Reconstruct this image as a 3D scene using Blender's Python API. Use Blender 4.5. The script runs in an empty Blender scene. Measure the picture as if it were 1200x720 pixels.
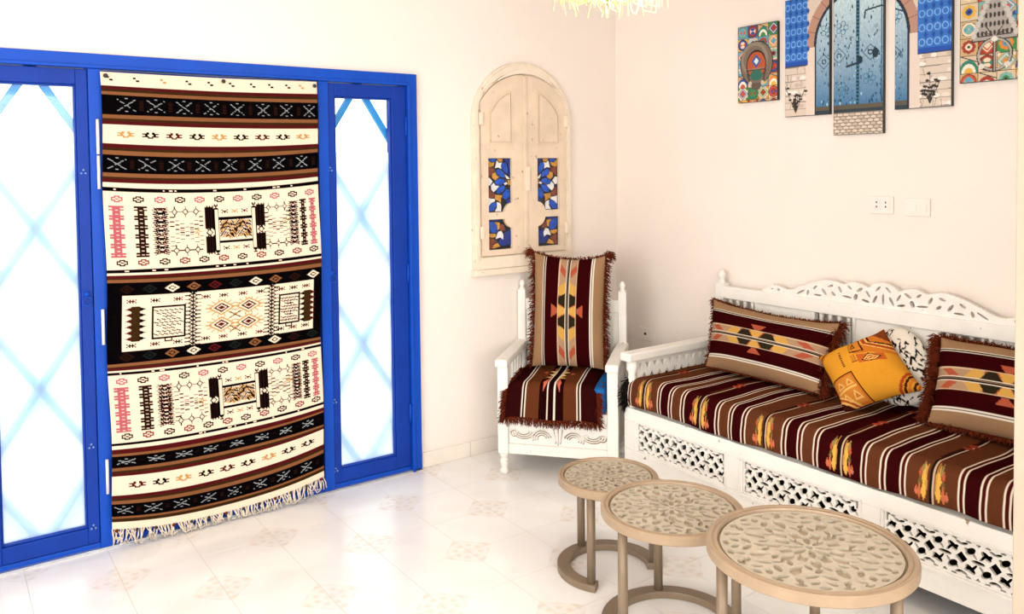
import bpy, math, random
import numpy as np
from mathutils import Vector, Matrix

random.seed(7)
rng = np.random.default_rng(7)
scene = bpy.context.scene
C = scene.collection
V = Vector
R = math.radians

# ------------------------------------------------------------------ camera
cam_d = bpy.data.cameras.new('camera')
cam = bpy.data.objects.new('camera', cam_d)
C.objects.link(cam)
f_px, c_y, pitch, roll, yaw = 959.4, 230.55, .0343, -.0111, .6156
fw = V((math.sin(yaw) * math.cos(pitch), math.cos(yaw) * math.cos(pitch), -math.sin(pitch)))
rt = V((math.cos(yaw), -math.sin(yaw), 0))
up = rt.cross(fw)
r2 = rt * math.cos(roll) + up * math.sin(roll)
u2 = -rt * math.sin(roll) + up * math.cos(roll)
m3 = Matrix((r2, u2, -fw)).transposed()
cam.matrix_world = Matrix.Translation((-3.56, -3.8795, 1.62)) @ m3.to_4x4()
cam_d.sensor_width = 36
cam_d.lens = 36 * f_px / 1200
cam_d.shift_y = -(360 - c_y) / 1200
cam_d.clip_start = .02
scene.camera = cam

# ------------------------------------------------------------------ sky, daylight, exposure
world = bpy.data.worlds.new('overcast_sky')
scene.world = world
world.use_nodes = True
wn = world.node_tree.nodes['Background']
wn.inputs[0].default_value = (.90, .98, 1.0, 1)
wn.inputs[1].default_value = 4.2


def area(name, loc, rot, sx, sy, energy, color):
    d = bpy.data.lights.new(name, 'AREA')
    d.shape = 'RECTANGLE'; d.size = sx; d.size_y = sy
    d.energy = energy; d.color = color
    o = bpy.data.objects.new(name, d)
    C.objects.link(o)
    o.location = loc; o.rotation_euler = rot
    return o


# daylight coming in through the two window openings behind the camera
area('daylight_back_window', (-2.6, -5.55, 1.55), (R(90), 0, 0), 3.0, 1.7, 100, (1, .97, .94))
area('daylight_side_window', (-5.95, -3.5, 1.55), (R(90), 0, R(-90)), 2.6, 1.7, 165, (1, .97, .94))

vs = scene.view_settings
vs.view_transform = 'Standard'
vs.look = 'None'
vs.gamma = 1
vs.use_curve_mapping = False
vs.exposure = -0.66


# ------------------------------------------------------------------ helpers
def lin(c):
    c = c / 255.0
    return c / 12.92 if c <= .04045 else ((c + .055) / 1.055) ** 2.4


def rgb(h):
    return (lin(int(h[0:2], 16)), lin(int(h[2:4], 16)), lin(int(h[4:6], 16)))


MATS = {}


def nodemat(name):
    m = bpy.data.materials.new(name)
    m.use_nodes = True
    nt = m.node_tree
    b = nt.nodes['Principled BSDF']
    return m, nt, b


def N(nt, typ, **kw):
    n = nt.nodes.new(typ)
    for k, v in kw.items():
        setattr(n, k, v)
    return n


def ramp(nt, fac, stops):
    r = N(nt, 'ShaderNodeValToRGB')
    el = r.color_ramp.elements
    el[0].position = stops[0][0]; el[0].color = (*stops[0][1], 1)
    el[1].position = stops[-1][0]; el[1].color = (*stops[-1][1], 1)
    for p, c in stops[1:-1]:
        e = el.new(p); e.color = (*c, 1)
    nt.links.new(fac, r.inputs[0])
    return r


def simple(name, col, rough=.6, metal=0.0, var=.12, scale=12., bump=.0, bscale=80., spec=.5, wear=None, wscale=30., wlo=.66, whi=.72):
    """painted / wooden / metal surface: noise-varied colour, optional chipped wear spots, fine relief"""
    m, nt, b = nodemat(name)
    tc = N(nt, 'ShaderNodeTexCoord')
    nz = N(nt, 'ShaderNodeTexNoise')
    nz.inputs['Scale'].default_value = scale
    nz.inputs['Detail'].default_value = 5
    nt.links.new(tc.outputs['Object'], nz.inputs['Vector'])
    d = tuple(c * (1 - var) for c in col)
    l = tuple(min(1, c * (1 + var * .6)) for c in col)
    rp = ramp(nt, nz.outputs['Fac'], [(.3, d), (.7, l)])
    out = rp.outputs[0]
    if wear:
        n2 = N(nt, 'ShaderNodeTexNoise')
        n2.inputs['Scale'].default_value = wscale
        n2.inputs['Detail'].default_value = 6
        nt.links.new(tc.outputs['Object'], n2.inputs['Vector'])
        w = ramp(nt, n2.outputs['Fac'], [(wlo, (0, 0, 0)), (whi, (1, 1, 1))])
        mx = N(nt, 'ShaderNodeMix', data_type='RGBA')
        nt.links.new(w.outputs[0], mx.inputs[0])
        nt.links.new(out, mx.inputs[6])
        mx.inputs[7].default_value = (*wear, 1)
        out = mx.outputs[2]
    nt.links.new(out, b.inputs['Base Color'])
    b.inputs['Roughness'].default_value = rough
    b.inputs['Metallic'].default_value = metal
    b.inputs['Specular IOR Level'].default_value = spec
    if bump:
        n3 = N(nt, 'ShaderNodeTexNoise')
        n3.inputs['Scale'].default_value = bscale
        n3.inputs['Detail'].default_value = 4
        nt.links.new(tc.outputs['Object'], n3.inputs['Vector'])
        bp = N(nt, 'ShaderNodeBump')
        bp.inputs['Strength'].default_value = bump
        bp.inputs['Distance'].default_value = .01
        nt.links.new(n3.outputs['Fac'], bp.inputs['Height'])
        nt.links.new(bp.outputs['Normal'], b.inputs['Normal'])
    MATS[name] = m
    return m


def woven(name, rough=.95, spec=.0, bump=.25):
    """woven or printed colour pattern carried per vertex, with a fine thread relief"""
    m, nt, b = nodemat(name)
    a = N(nt, 'ShaderNodeAttribute')
    a.attribute_name = 'col'
    tc = N(nt, 'ShaderNodeTexCoord')
    nz = N(nt, 'ShaderNodeTexNoise')
    nz.inputs['Scale'].default_value = 260
    nt.links.new(tc.outputs['Object'], nz.inputs['Vector'])
    hs = N(nt, 'ShaderNodeHueSaturation')
    mr = N(nt, 'ShaderNodeMapRange')
    mr.inputs[3].default_value = .86; mr.inputs[4].default_value = 1.12
    nt.links.new(nz.outputs['Fac'], mr.inputs[0])
    nt.links.new(mr.outputs[0], hs.inputs['Value'])
    nt.links.new(a.outputs['Color'], hs.inputs['Color'])
    nt.links.new(hs.outputs[0], b.inputs['Base Color'])
    b.inputs['Roughness'].default_value = rough
    b.inputs['Specular IOR Level'].default_value = spec
    if bump:
        bp = N(nt, 'ShaderNodeBump')
        bp.inputs['Strength'].default_value = bump
        bp.inputs['Distance'].default_value = .004
        nt.links.new(nz.outputs['Fac'], bp.inputs['Height'])
        nt.links.new(bp.outputs['Normal'], b.inputs['Normal'])
    return m


def tag(o, label=None, cat=None, group=None, kind=None):
    if label: o['label'] = label
    if cat: o['category'] = cat
    if group: o['group'] = group
    if kind: o['kind'] = kind
    return o


def thing(name, loc, label, cat, group=None, kind=None):
    o = bpy.data.objects.new(name, None)
    o.empty_display_size = .05
    C.objects.link(o)
    o.location = loc
    return tag(o, label, cat, group, kind)


def world_loc(o):
    p = V(o.location)
    if o.parent:
        p = p + world_loc(o.parent)
    return p


def link(name, me, mat, parent=None, smooth=False, bevel=0, origin=None):
    """link a mesh given in world coordinates; children are stored relative to their parent"""
    o = bpy.data.objects.new(name, me)
    C.objects.link(o)
    if mat:
        me.materials.append(mat)
    if parent is not None:
        o.parent = parent
        off = world_loc(parent)
        me.transform(Matrix.Translation(-off))
    elif origin is not None:
        me.transform(Matrix.Translation(-V(origin)))
        o.location = origin
    if smooth:
        me.polygons.foreach_set('use_smooth', [True] * len(me.polygons))
    if bevel:
        b = o.modifiers.new('bevel', 'BEVEL')
        b.width = bevel; b.segments = 2; b.limit_method = 'ANGLE'; b.angle_limit = R(40)
    me.update()
    return o


class MB:
    """collects shapes in one mesh; M places local coordinates in the room"""
    def __init__(self, M=None):
        self.v = []; self.f = []; self.M = M

    def add(self, vs, fs):
        k = len(self.v)
        self.v += [V(p) for p in vs]
        self.f += [tuple(i + k for i in f) for f in fs]
        return self

    def box(self, x0, x1, y0, y1, z0, z1):
        vs = [(x, y, z) for x in (x0, x1) for y in (y0, y1) for z in (z0, z1)]
        return self.add(vs, [(0, 1, 3, 2), (4, 6, 7, 5), (0, 4, 5, 1), (2, 3, 7, 6), (0, 2, 6, 4), (1, 5, 7, 3)])

    def prism(self, pts, axis, t0, t1):
        """polygon pts (2-D) extruded along axis 0/1/2"""
        def mk(p, t):
            if axis == 0: return (t, p[0], p[1])
            if axis == 1: return (p[0], t, p[1])
            return (p[0], p[1], t)
        n = len(pts)
        vs = [mk(p, t0) for p in pts] + [mk(p, t1) for p in pts]
        fs = [tuple(range(n))[::-1], tuple(range(n, 2 * n))]
        fs += [(i, (i + 1) % n, n + (i + 1) % n, n + i) for i in range(n)]
        return self.add(vs, fs)

    def lathe(self, c, prof, n=16):
        """profile [(radius, z)] turned about the vertical through c"""
        vs = []; fs = []
        for r, z in prof:
            for i in range(n):
                a = 2 * math.pi * i / n
                vs.append((c[0] + r * math.cos(a), c[1] + r * math.sin(a), c[2] + z))
        m = len(prof)
        for j in range(m - 1):
            for i in range(n):
                k = (i + 1) % n
                fs.append((j * n + i, j * n + k, (j + 1) * n + k, (j + 1) * n + i))
        fs.append(tuple(range(n))[::-1])
        fs.append(tuple((m - 1) * n + i for i in range(n)))
        return self.add(vs, fs)

    def tube(self, pts, rad, n=8, taper=None):
        pts = [V(p) for p in pts]
        vs = []; fs = []
        m = len(pts)
        for j, p in enumerate(pts):
            t = (pts[min(j + 1, m - 1)] - pts[max(j - 1, 0)])
            t = t.normalized() if t.length > 1e-9 else V((0, 0, 1))
            ref = V((0, 0, 1)) if abs(t.z) < .9 else V((1, 0, 0))
            s = t.cross(ref).normalized(); q = s.cross(t)
            r = rad * (1 if taper is None else (1 - (1 - taper) * j / (m - 1)))
            for i in range(n):
                a = 2 * math.pi * i / n
                vs.append(p + s * (r * math.cos(a)) + q * (r * math.sin(a)))
        for j in range(m - 1):
            for i in range(n):
                k = (i + 1) % n
                fs.append((j * n + i, j * n + k, (j + 1) * n + k, (j + 1) * n + i))
        fs.append(tuple(range(n))[::-1])
        fs.append(tuple((m - 1) * n + i for i in range(n)))
        return self.add(vs, fs)

    def build(self, name, mat, parent=None, smooth=False, bevel=0, origin=None):
        me = bpy.data.meshes.new(name)
        vs = [self.M @ p for p in self.v] if self.M is not None else self.v
        me.from_pydata([tuple(p) for p in vs], [], self.f)
        return link(name, me, mat, parent, smooth, bevel, origin)


def bm_box(name, mat, parent, x0, x1, y0, y1, z0, z1, M=None, bevel=.003):
    return MB(M).box(x0, x1, y0, y1, z0, z1).build(name, mat, parent, bevel=bevel)


def pierced(name, mat, parent, field, w, h, nx, ny, thick, place, smooth=False, origin=None):
    """plate cut out along field(x, y) > 0 with real thickness; place(x, y, t) -> room point"""
    xs = np.linspace(0, w, nx + 1); ys = np.linspace(0, h, ny + 1)
    X, Y = np.meshgrid(xs, ys, indexing='ij')
    F = field(X, Y).astype(float)
    F = np.where(np.abs(F) < 1e-7, 1e-7, F)
    verts = []; key = {}; faces = []

    def vid(k, x, y):
        i = key.get(k)
        if i is None:
            i = len(verts); key[k] = i; verts.append((x, y))
        return i
    edges = {}
    for i in range(nx):
        for j in range(ny):
            cs = ((i, j), (i + 1, j), (i + 1, j + 1), (i, j + 1))
            fv = [F[c] for c in cs]
            if max(fv) <= 0:
                continue
            poly = []
            for k in range(4):
                a, b = cs[k], cs[(k + 1) % 4]
                fa, fb = fv[k], fv[(k + 1) % 4]
                if fa > 0:
                    poly.append(vid(a, xs[a[0]], ys[a[1]]))
                if (fa > 0) != (fb > 0):
                    t = fa / (fa - fb)
                    poly.append(vid((min(a, b), max(a, b)), xs[a[0]] + t * (xs[b[0]] - xs[a[0]]), ys[a[1]] + t * (ys[b[1]] - ys[a[1]])))
            if len(poly) >= 3:
                faces.append(tuple(poly))
                for q in range(len(poly)):
                    e = (poly[q], poly[(q + 1) % len(poly)])
                    if (e[1], e[0]) in edges:
                        del edges[(e[1], e[0])]
                    else:
                        edges[e] = 1
    n = len(verts)
    vs = [place(x, y, thick) for x, y in verts] + [place(x, y, 0) for x, y in verts]
    fs = list(faces) + [tuple(k + n for k in f[::-1]) for f in faces]
    fs += [(a, a + n, b + n, b) for a, b in edges]
    me = bpy.data.meshes.new(name)
    me.from_pydata([tuple(v) for v in vs], [], fs)
    return link(name, me, mat, parent, smooth, 0, origin)


class Cv:
    """a small painted canvas; row 0 is the top; colours are linear"""
    def __init__(s, w, h, c):
        s.w, s.h = w, h
        s.a = np.zeros((h, w, 3)); s.a[:] = c
        s.Y, s.X = np.mgrid[0:h, 0:w] + .5

    def put(s, m, c):
        s.a[m] = c

    def rect(s, x0, y0, x1, y1, c):
        s.a[max(0, int(round(y0))):max(0, int(round(y1))), max(0, int(round(x0))):max(0, int(round(x1)))] = c

    def ell(s, cx, cy, rx, ry, c, inner=0):
        d = ((s.X - cx) / rx) ** 2 + ((s.Y - cy) / ry) ** 2
        s.put((d <= 1) & (d >= inner * inner), c)

    def line(s, x0, y0, x1, y1, wd, c):
        dx, dy = x1 - x0, y1 - y0
        L = dx * dx + dy * dy + 1e-9
        t = np.clip(((s.X - x0) * dx + (s.Y - y0) * dy) / L, 0, 1)
        d = np.hypot(s.X - x0 - t * dx, s.Y - y0 - t * dy)
        s.put(d <= wd / 2, c)

    def poly(s, pts, c):
        ins = np.zeros((s.h, s.w), bool)
        n = len(pts)
        for i in range(n):
            x0, y0 = pts[i]; x1, y1 = pts[(i + 1) % n]
            if y0 == y1: continue
            cr = ((y0 > s.Y) != (y1 > s.Y)) & (s.X < (x1 - x0) * (s.Y - y0) / (y1 - y0) + x0)
            ins ^= cr
        s.put(ins, c)

    def dia(s, cx, cy, rx, ry, c, inner=0):
        d = np.abs(s.X - cx) / rx + np.abs(s.Y - cy) / ry
        s.put((d <= 1) & (d >= inner), c)

    def art(s, rows, cx, cy, cmap, k=1):
        H = len(rows); W = max(len(r) for r in rows)
        for j, r in enumerate(rows):
            for i, ch in enumerate(r):
                if ch in cmap:
                    x = cx + (i - W / 2) * k; y = cy + (j - H / 2) * k
                    s.rect(x, y, x + k, y + k, cmap[ch])


def sheet_mesh(name, P, col):
    """grid of points P (rows, cols, 3) with colour col (rows, cols, 3)"""
    h, w = P.shape[:2]
    me = bpy.data.meshes.new(name)
    idx = np.arange(h * w).reshape(h, w)
    q = np.stack([idx[:-1, :-1], idx[1:, :-1], idx[1:, 1:], idx[:-1, 1:]], -1).reshape(-1, 4)
    me.vertices.add(h * w)
    me.vertices.foreach_set('co', P.reshape(-1).astype(np.float32))
    me.loops.add(q.size)
    me.loops.foreach_set('vertex_index', q.reshape(-1).astype(np.int32))
    me.polygons.add(len(q))
    me.polygons.foreach_set('loop_start', np.arange(0, q.size, 4, dtype=np.int32))
    me.polygons.foreach_set('loop_total', np.full(len(q), 4, np.int32))
    me.polygons.foreach_set('use_smooth', np.ones(len(q), bool))
    me.update(calc_edges=True)
    at = me.color_attributes.new('col', 'FLOAT_COLOR', 'POINT')
    c4 = np.ones((h * w, 4), np.float32); c4[:, :3] = col.reshape(-1, 3)
    at.data.foreach_set('color', c4.reshape(-1))
    return me


def solid(o, t, offset=-1):
    m = o.modifiers.new('thickness', 'SOLIDIFY')
    m.thickness = t; m.offset = offset


# ------------------------------------------------------------------ materials
plaster = simple('warm_plaster', (.90, .812, .742), rough=.9, var=.025, scale=1.5, bump=.12, bscale=40, spec=.1)
ceil_m = simple('white_plaster', (.88, .82, .77), rough=.9, var=.02, scale=2, spec=.1)
pier_m = simple('beige_pier_paint', (.50, .41, .32), rough=.8, var=.03, scale=3, spec=.1)
blue = simple('glossy_blue_paint', rgb('0448b8'), rough=.45, spec=.25, var=.1, scale=5, bump=.05, bscale=30)
blue_dk = simple('deep_blue_paint', rgb('03359a'), rough=.5, spec=.25, var=.12, scale=5, bump=.05, bscale=30)
grille_m = simple('sky_blue_iron_paint', (.015, .33, .80), rough=.5, var=.08)
white_paint = simple('worn_white_paint', (.87, .84, .78), rough=.6, var=.04, scale=9, bump=.08, bscale=60, spec=.25, wear=(.35, .24, .15), wscale=26, wlo=.70, whi=.74)
white_carve = simple('worn_white_carving', (.87, .84, .78), rough=.6, var=.05, scale=20, bump=.08, bscale=70, spec=.25, wear=(.40, .29, .2), wscale=45, wlo=.68, whi=.73)
cream_paint = simple('worn_cream_shutter_paint', (.80, .64, .49), rough=.65, var=.10, scale=9, bump=.15, bscale=50, spec=.2, wear=(.42, .28, .18), wscale=28, wlo=.66, whi=.74)
cream_frame = simple('pale_cream_frame_paint', (.86, .74, .60), rough=.7, var=.07, scale=14, bump=.15, bscale=50, spec=.2, wear=(.5, .36, .25), wscale=30, wlo=.66, whi=.74)
dark_in = simple('dark_shade_board', (.05, .03, .02), rough=.9, var=.2)
taupe_shaded = simple('taupe_metal_shaded', (.24, .175, .115), rough=.42, metal=.15, var=.08, scale=14, bump=.03, spec=.4)  # darker copy of the rim taupe; shading under the top put into the colour
rim_m = simple('taupe_rim', (.40, .288, .19), rough=.4, metal=.1, var=.10, scale=10, bump=.03, spec=.4)
carve_m = simple('carved_greige_relief', (.50, .43, .33), rough=.38, var=.12, scale=25, spec=.4)
carve_bed = simple('carved_greige_bed', (.40, .325, .23), rough=.55, var=.12, scale=25, spec=.4)
plastic = simple('ivory_plastic', (.9, .82, .755), rough=.35, var=.02)
black_m = simple('black_pin', (.012, .01, .01), rough=.4, var=.1)
slot_m = simple('dark_socket_hole', (.05, .035, .025), rough=.8, var=.1)
bolt_m = simple('blue_painted_bolt', (.16, .28, .58), rough=.4, var=.08)
steel = simple('dull_steel', (.55, .58, .62), rough=.35, metal=.8, var=.08)
hinge_w = simple('chalk_white_hinge', (.85, .82, .8), rough=.5, var=.05)
fabric_blue = simple('blue_cushion_cloth', rgb('1c62a8'), rough=.9, var=.1, scale=60, spec=.1)
ticking = simple('white_mattress_cloth', (.8, .78, .75), rough=.95, var=.04, spec=.05)
fr_brown = simple('rust_brown_wool_fringe', rgb('6a2c18'), rough=.95, var=.35, scale=60, spec=.05)
fr_black = simple('black_wool_fringe', (.012, .01, .01), rough=.95, var=.3, scale=60, spec=.05)
fr_cream = simple('cream_wool_fringe', (.78, .68, .55), rough=.95, var=.2, scale=60, spec=.05)
straw = simple('pale_yellow_raffia', (.80, .76, .26), rough=.8, var=.15, scale=30, spec=.1)
scroll_line_m = simple('brown_scroll_line', (.36, .27, .19), rough=.8, var=.3, scale=40)
kilim_m = woven('woven_kilim_colours')
print_m = woven('printed_canvas_colours', rough=.55, spec=.3, bump=.05)
white_ext = simple('white_render', (.85, .86, .86), rough=.9, var=.03, spec=.1)
terrace_m = simple('pale_terrace', (.7, .7, .68), rough=.8, var=.05)
lead_m = simple('black_lead_came', (.012, .012, .014), rough=.5, var=.1)
GL = {'b': simple('cobalt_glass', rgb('0f4fbe'), rough=.12, var=.35, scale=40),
      'w': simple('milky_glass', rgb('e6e4e6'), rough=.12, var=.1, scale=40),
      'g': simple('amber_glass', rgb('c9923f'), rough=.12, var=.25, scale=40),
      'r': simple('russet_glass', rgb('7d3f30'), rough=.12, var=.3, scale=40),
      'd': simple('navy_glass', rgb('0b2f86'), rough=.12, var=.35, scale=40)}


def floor_material():
    """glazed pale tile; a faint flower diamond is printed where four tile corners meet (every second crossing)"""
    m, nt, b = nodemat('glazed_pale_tile')
    g = N(nt, 'ShaderNodeNewGeometry')
    sp = N(nt, 'ShaderNodeSeparateXYZ')
    nt.links.new(g.outputs['Position'], sp.inputs[0])

    def mth(op, a, c=None, d=None):
        n = N(nt, 'ShaderNodeMath', operation=op)
        for i, q in enumerate((a, c, d)):
            if q is None: continue
            if isinstance(q, (int, float)): n.inputs[i].default_value = q
            else: nt.links.new(q, n.inputs[i])
        return n.outputs[0]
    px = mth('DIVIDE', mth('ADD', sp.outputs[0], 2.062), .31)
    py = mth('DIVIDE', mth('ADD', sp.outputs[1], .347), .312)
    ix = mth('ROUND', px); iy = mth('ROUND', py)
    fx = mth('SUBTRACT', px, ix); fy = mth('SUBTRACT', py, iy)
    par = mth('PINGPONG', mth('ADD', ix, iy), 1.0)          # 0 even, 1 odd
    ax = mth('ABSOLUTE', fx); ay = mth('ABSOLUTE', fy)
    dd = mth('ADD', ax, ay)
    ang = mth('ARCTAN2', fy, fx)
    rr = mth('SQRT', mth('ADD', mth('MULTIPLY', fx, fx), mth('MULTIPLY', fy, fy)))
    pet = mth('MULTIPLY', mth('ADD', mth('SINE', mth('MULTIPLY', ang, 8)), 1.0), .5)
    ring = mth('MULTIPLY', mth('ADD', mth('SINE', mth('MULTIPLY', rr, 46)), 1.0), .5)
    inside = mth('LESS_THAN', dd, .40)
    f = mth('MULTIPLY', mth('MULTIPLY', inside, par), mth('ADD', mth('MULTIPLY', mth('MULTIPLY', pet, ring), .75), .2))
    nz = N(nt, 'ShaderNodeTexNoise')
    nz.inputs['Scale'].default_value = 5
    nz.inputs['Detail'].default_value = 8
    nt.links.new(g.outputs['Position'], nz.inputs['Vector'])
    base = ramp(nt, nz.outputs['Fac'], [(.3, (.90, .87, .84)), (.65, (.95, .94, .925))])
    mx = N(nt, 'ShaderNodeMix', data_type='RGBA')
    nt.links.new(f, mx.inputs[0])
    nt.links.new(base.outputs[0], mx.inputs[6])
    mx.inputs[7].default_value = (.83, .74, .65, 1)
    nt.links.new(mx.outputs[2], b.inputs['Base Color'])
    b.inputs['Roughness'].default_value = .16
    b.inputs['Specular IOR Level'].default_value = .55
    return m


tile_m = floor_material()
grout_m = simple('beige_grout', (.62, .54, .46), rough=.9, var=.1)


def glass_material(name, veil):
    m = bpy.data.materials.new(name)
    m.use_nodes = True
    nt = m.node_tree
    for n in list(nt.nodes):
        nt.nodes.remove(n)
    out = N(nt, 'ShaderNodeOutputMaterial')
    tr = N(nt, 'ShaderNodeBsdfTransparent')
    gl = N(nt, 'ShaderNodeBsdfGlossy')
    gl.inputs['Roughness'].default_value = .03
    m1 = N(nt, 'ShaderNodeMixShader')
    m1.inputs[0].default_value = .05
    nt.links.new(tr.outputs[0], m1.inputs[1]); nt.links.new(gl.outputs[0], m1.inputs[2])
    last = m1.outputs[0]
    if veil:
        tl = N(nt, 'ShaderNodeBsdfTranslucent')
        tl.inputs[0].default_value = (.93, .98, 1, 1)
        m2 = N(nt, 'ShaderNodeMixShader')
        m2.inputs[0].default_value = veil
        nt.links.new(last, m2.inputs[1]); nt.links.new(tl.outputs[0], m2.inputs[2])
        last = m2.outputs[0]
    nt.links.new(last, out.inputs[0])
    return m


clear_glass = glass_material('clear_window_glass', 0)
veil_glass = glass_material('glare_veil_glass', .56)  # white veil mixed in to imitate outdoor glare bleaching the lower grille

# ================================================================== the room
CEIL = 2.85
XW, YW = -6.0, -5.6          # far sides of the room behind the camera
DX0, DX1, DH = -3.512, -1.448, 2.125     # door opening

# ---- floor with single tiles where the photograph shows them
fl = MB().box(XW - .2, .2, YW - .2, .2, -.12, -.0015).build('floor', tile_m)
tag(fl, 'pale glazed tile floor of the room with faint flower diamonds', 'floor', kind='structure')
grout = MB().box(-4.24, -.0, -3.48, -.0, -.0015, -.0008).build('grout_bed', grout_m, fl)
tile_me = None
ti = 0
PX, PY = .31, .312
for i in range(-7, 7):
    for j in range(-1, 10):
        x0 = -2.062 + PX * i; x1 = x0 + PX
        y1 = -.347 - PY * j + PY; y0 = y1 - PY
        y1 = y1 - PY * 0
        cx0, cx1 = max(x0, -4.24), min(x1, 0)
        cy0, cy1 = y0, min(y1, 0)
        if cx1 - cx0 < .01 or cy1 - cy0 < .01:
            continue
        if tile_me is None:
            mb = MB().box(-.5, .5, -.5, .5, -.0014, 0)
            tile_me = bpy.data.meshes.new('tile')
            tile_me.from_pydata([tuple(v) for v in mb.v], [], mb.f)
            tile_me.materials.append(tile_m)
        o = bpy.data.objects.new('tile', tile_me)
        C.objects.link(o)
        o.parent = fl
        o.location = ((cx0 + cx1) / 2, (cy0 + cy1) / 2, 0)
        o.scale = (cx1 - cx0 - .0022, cy1 - cy0 - .0022, 1)
        ti += 1

tag(MB().box(XW - .2, .2, YW - .2, .2, CEIL, CEIL + .12).build('ceiling', ceil_m), 'plain pale plaster ceiling above the room', 'ceiling', kind='structure')

# ---- walls
w = MB()
w.box(XW - .2, DX0, 0, .2, 0, CEIL).box(DX1, .2, 0, .2, 0, CEIL).box(DX0, DX1, 0, .2, DH, CEIL)
tag(w.build('wall_left', plaster), 'warm cream plaster wall holding the blue doors', 'wall', kind='structure')
tag(MB().box(0, .2, YW, 0, 0, CEIL).build('wall_right', plaster), 'warm cream plaster wall behind the carved sofa', 'wall', kind='structure')
w = MB()
w.box(XW, -4.15, YW - .2, YW, 0, CEIL).box(-1.05, 0, YW - .2, YW, 0, CEIL).box(-4.15, -1.05, YW - .2, YW, 0, .65).box(-4.15, -1.05, YW - .2, YW, 2.45, CEIL)
tag(w.build('wall_back', plaster), 'cream wall with wide window behind the viewer', 'wall', kind='structure')
w = MB()
w.box(XW - .2, XW, YW, -4.85, 0, CEIL).box(XW - .2, XW, -2.15, 0, 0, CEIL).box(XW - .2, XW, -4.85, -2.15, 0, .65).box(XW - .2, XW, -4.85, -2.15, 2.45, CEIL)
tag(w.build('wall_side', plaster), 'cream wall with window at the far left side', 'wall', kind='structure')
tag(MB().box(-1.203, 0, -3.07, -2.874, 0, CEIL).build('wall_pier', pier_m, bevel=.004), 'beige wall pier at the right edge beside the sofa end', 'wall', kind='structure')

# ---- tiled skirting
bb = thing('baseboard_left', (0, 0, 0), 'low pale tiled skirting under the arched shutter window', 'baseboard', kind='structure')
base_m = simple('pale_skirting_tile', (.87, .79, .71), rough=.25, var=.06, scale=8)
x = -1.448 + .01
while x < -.02:
    x2 = min(x + .31, -.012)
    bm_box('skirting_tile', base_m, bb, x + .001, x2 - .001, -.011, -.0005, .0005, .082, bevel=.002)
    x = x2
bb = thing('baseboard_right', (0, 0, 0), 'low pale tiled skirting behind the sofa', 'baseboard', kind='structure')
y = -.013
while y > -2.86:
    y2 = max(y - .31, -2.87)
    bm_box('skirting_tile', base_m, bb, -.011, -.0005, y2 + .001, y - .001, .0005, .082, bevel=.002)
    y = y2

# ---- blue glazed door
door = thing('door_1', (-2.48, 0, 0), 'bright blue double door with glazed side leaves and iron grilles', 'door', kind='structure')
fr = MB()
fr.box(DX1 - .058, DX1, -.03, .09, .001, DH).box(DX0, DX0 + .058, -.03, .09, .001, DH)
fr.box(DX0 + .058, DX1 - .058, -.03, .09, DH - .062, DH)
fr.box(DX1 - .058, DX1 - .04, -.038, -.03, .001, DH - .05).box(DX0 + .04, DX0 + .058, -.038, -.03, .001, DH - .05)
fr.box(DX0 + .06, DX1 - .06, -.038, -.03, DH - .062, DH - .048)
for xm in (-1.972, -2.988):
    fr.box(xm - .026, xm + .026, -.026, .09, .001, DH - .062)
fr.box(DX0 + .058, DX1 - .058, -.012, .09, .001, .03)
fr.build('frame', blue, door, bevel=.003)


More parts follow.
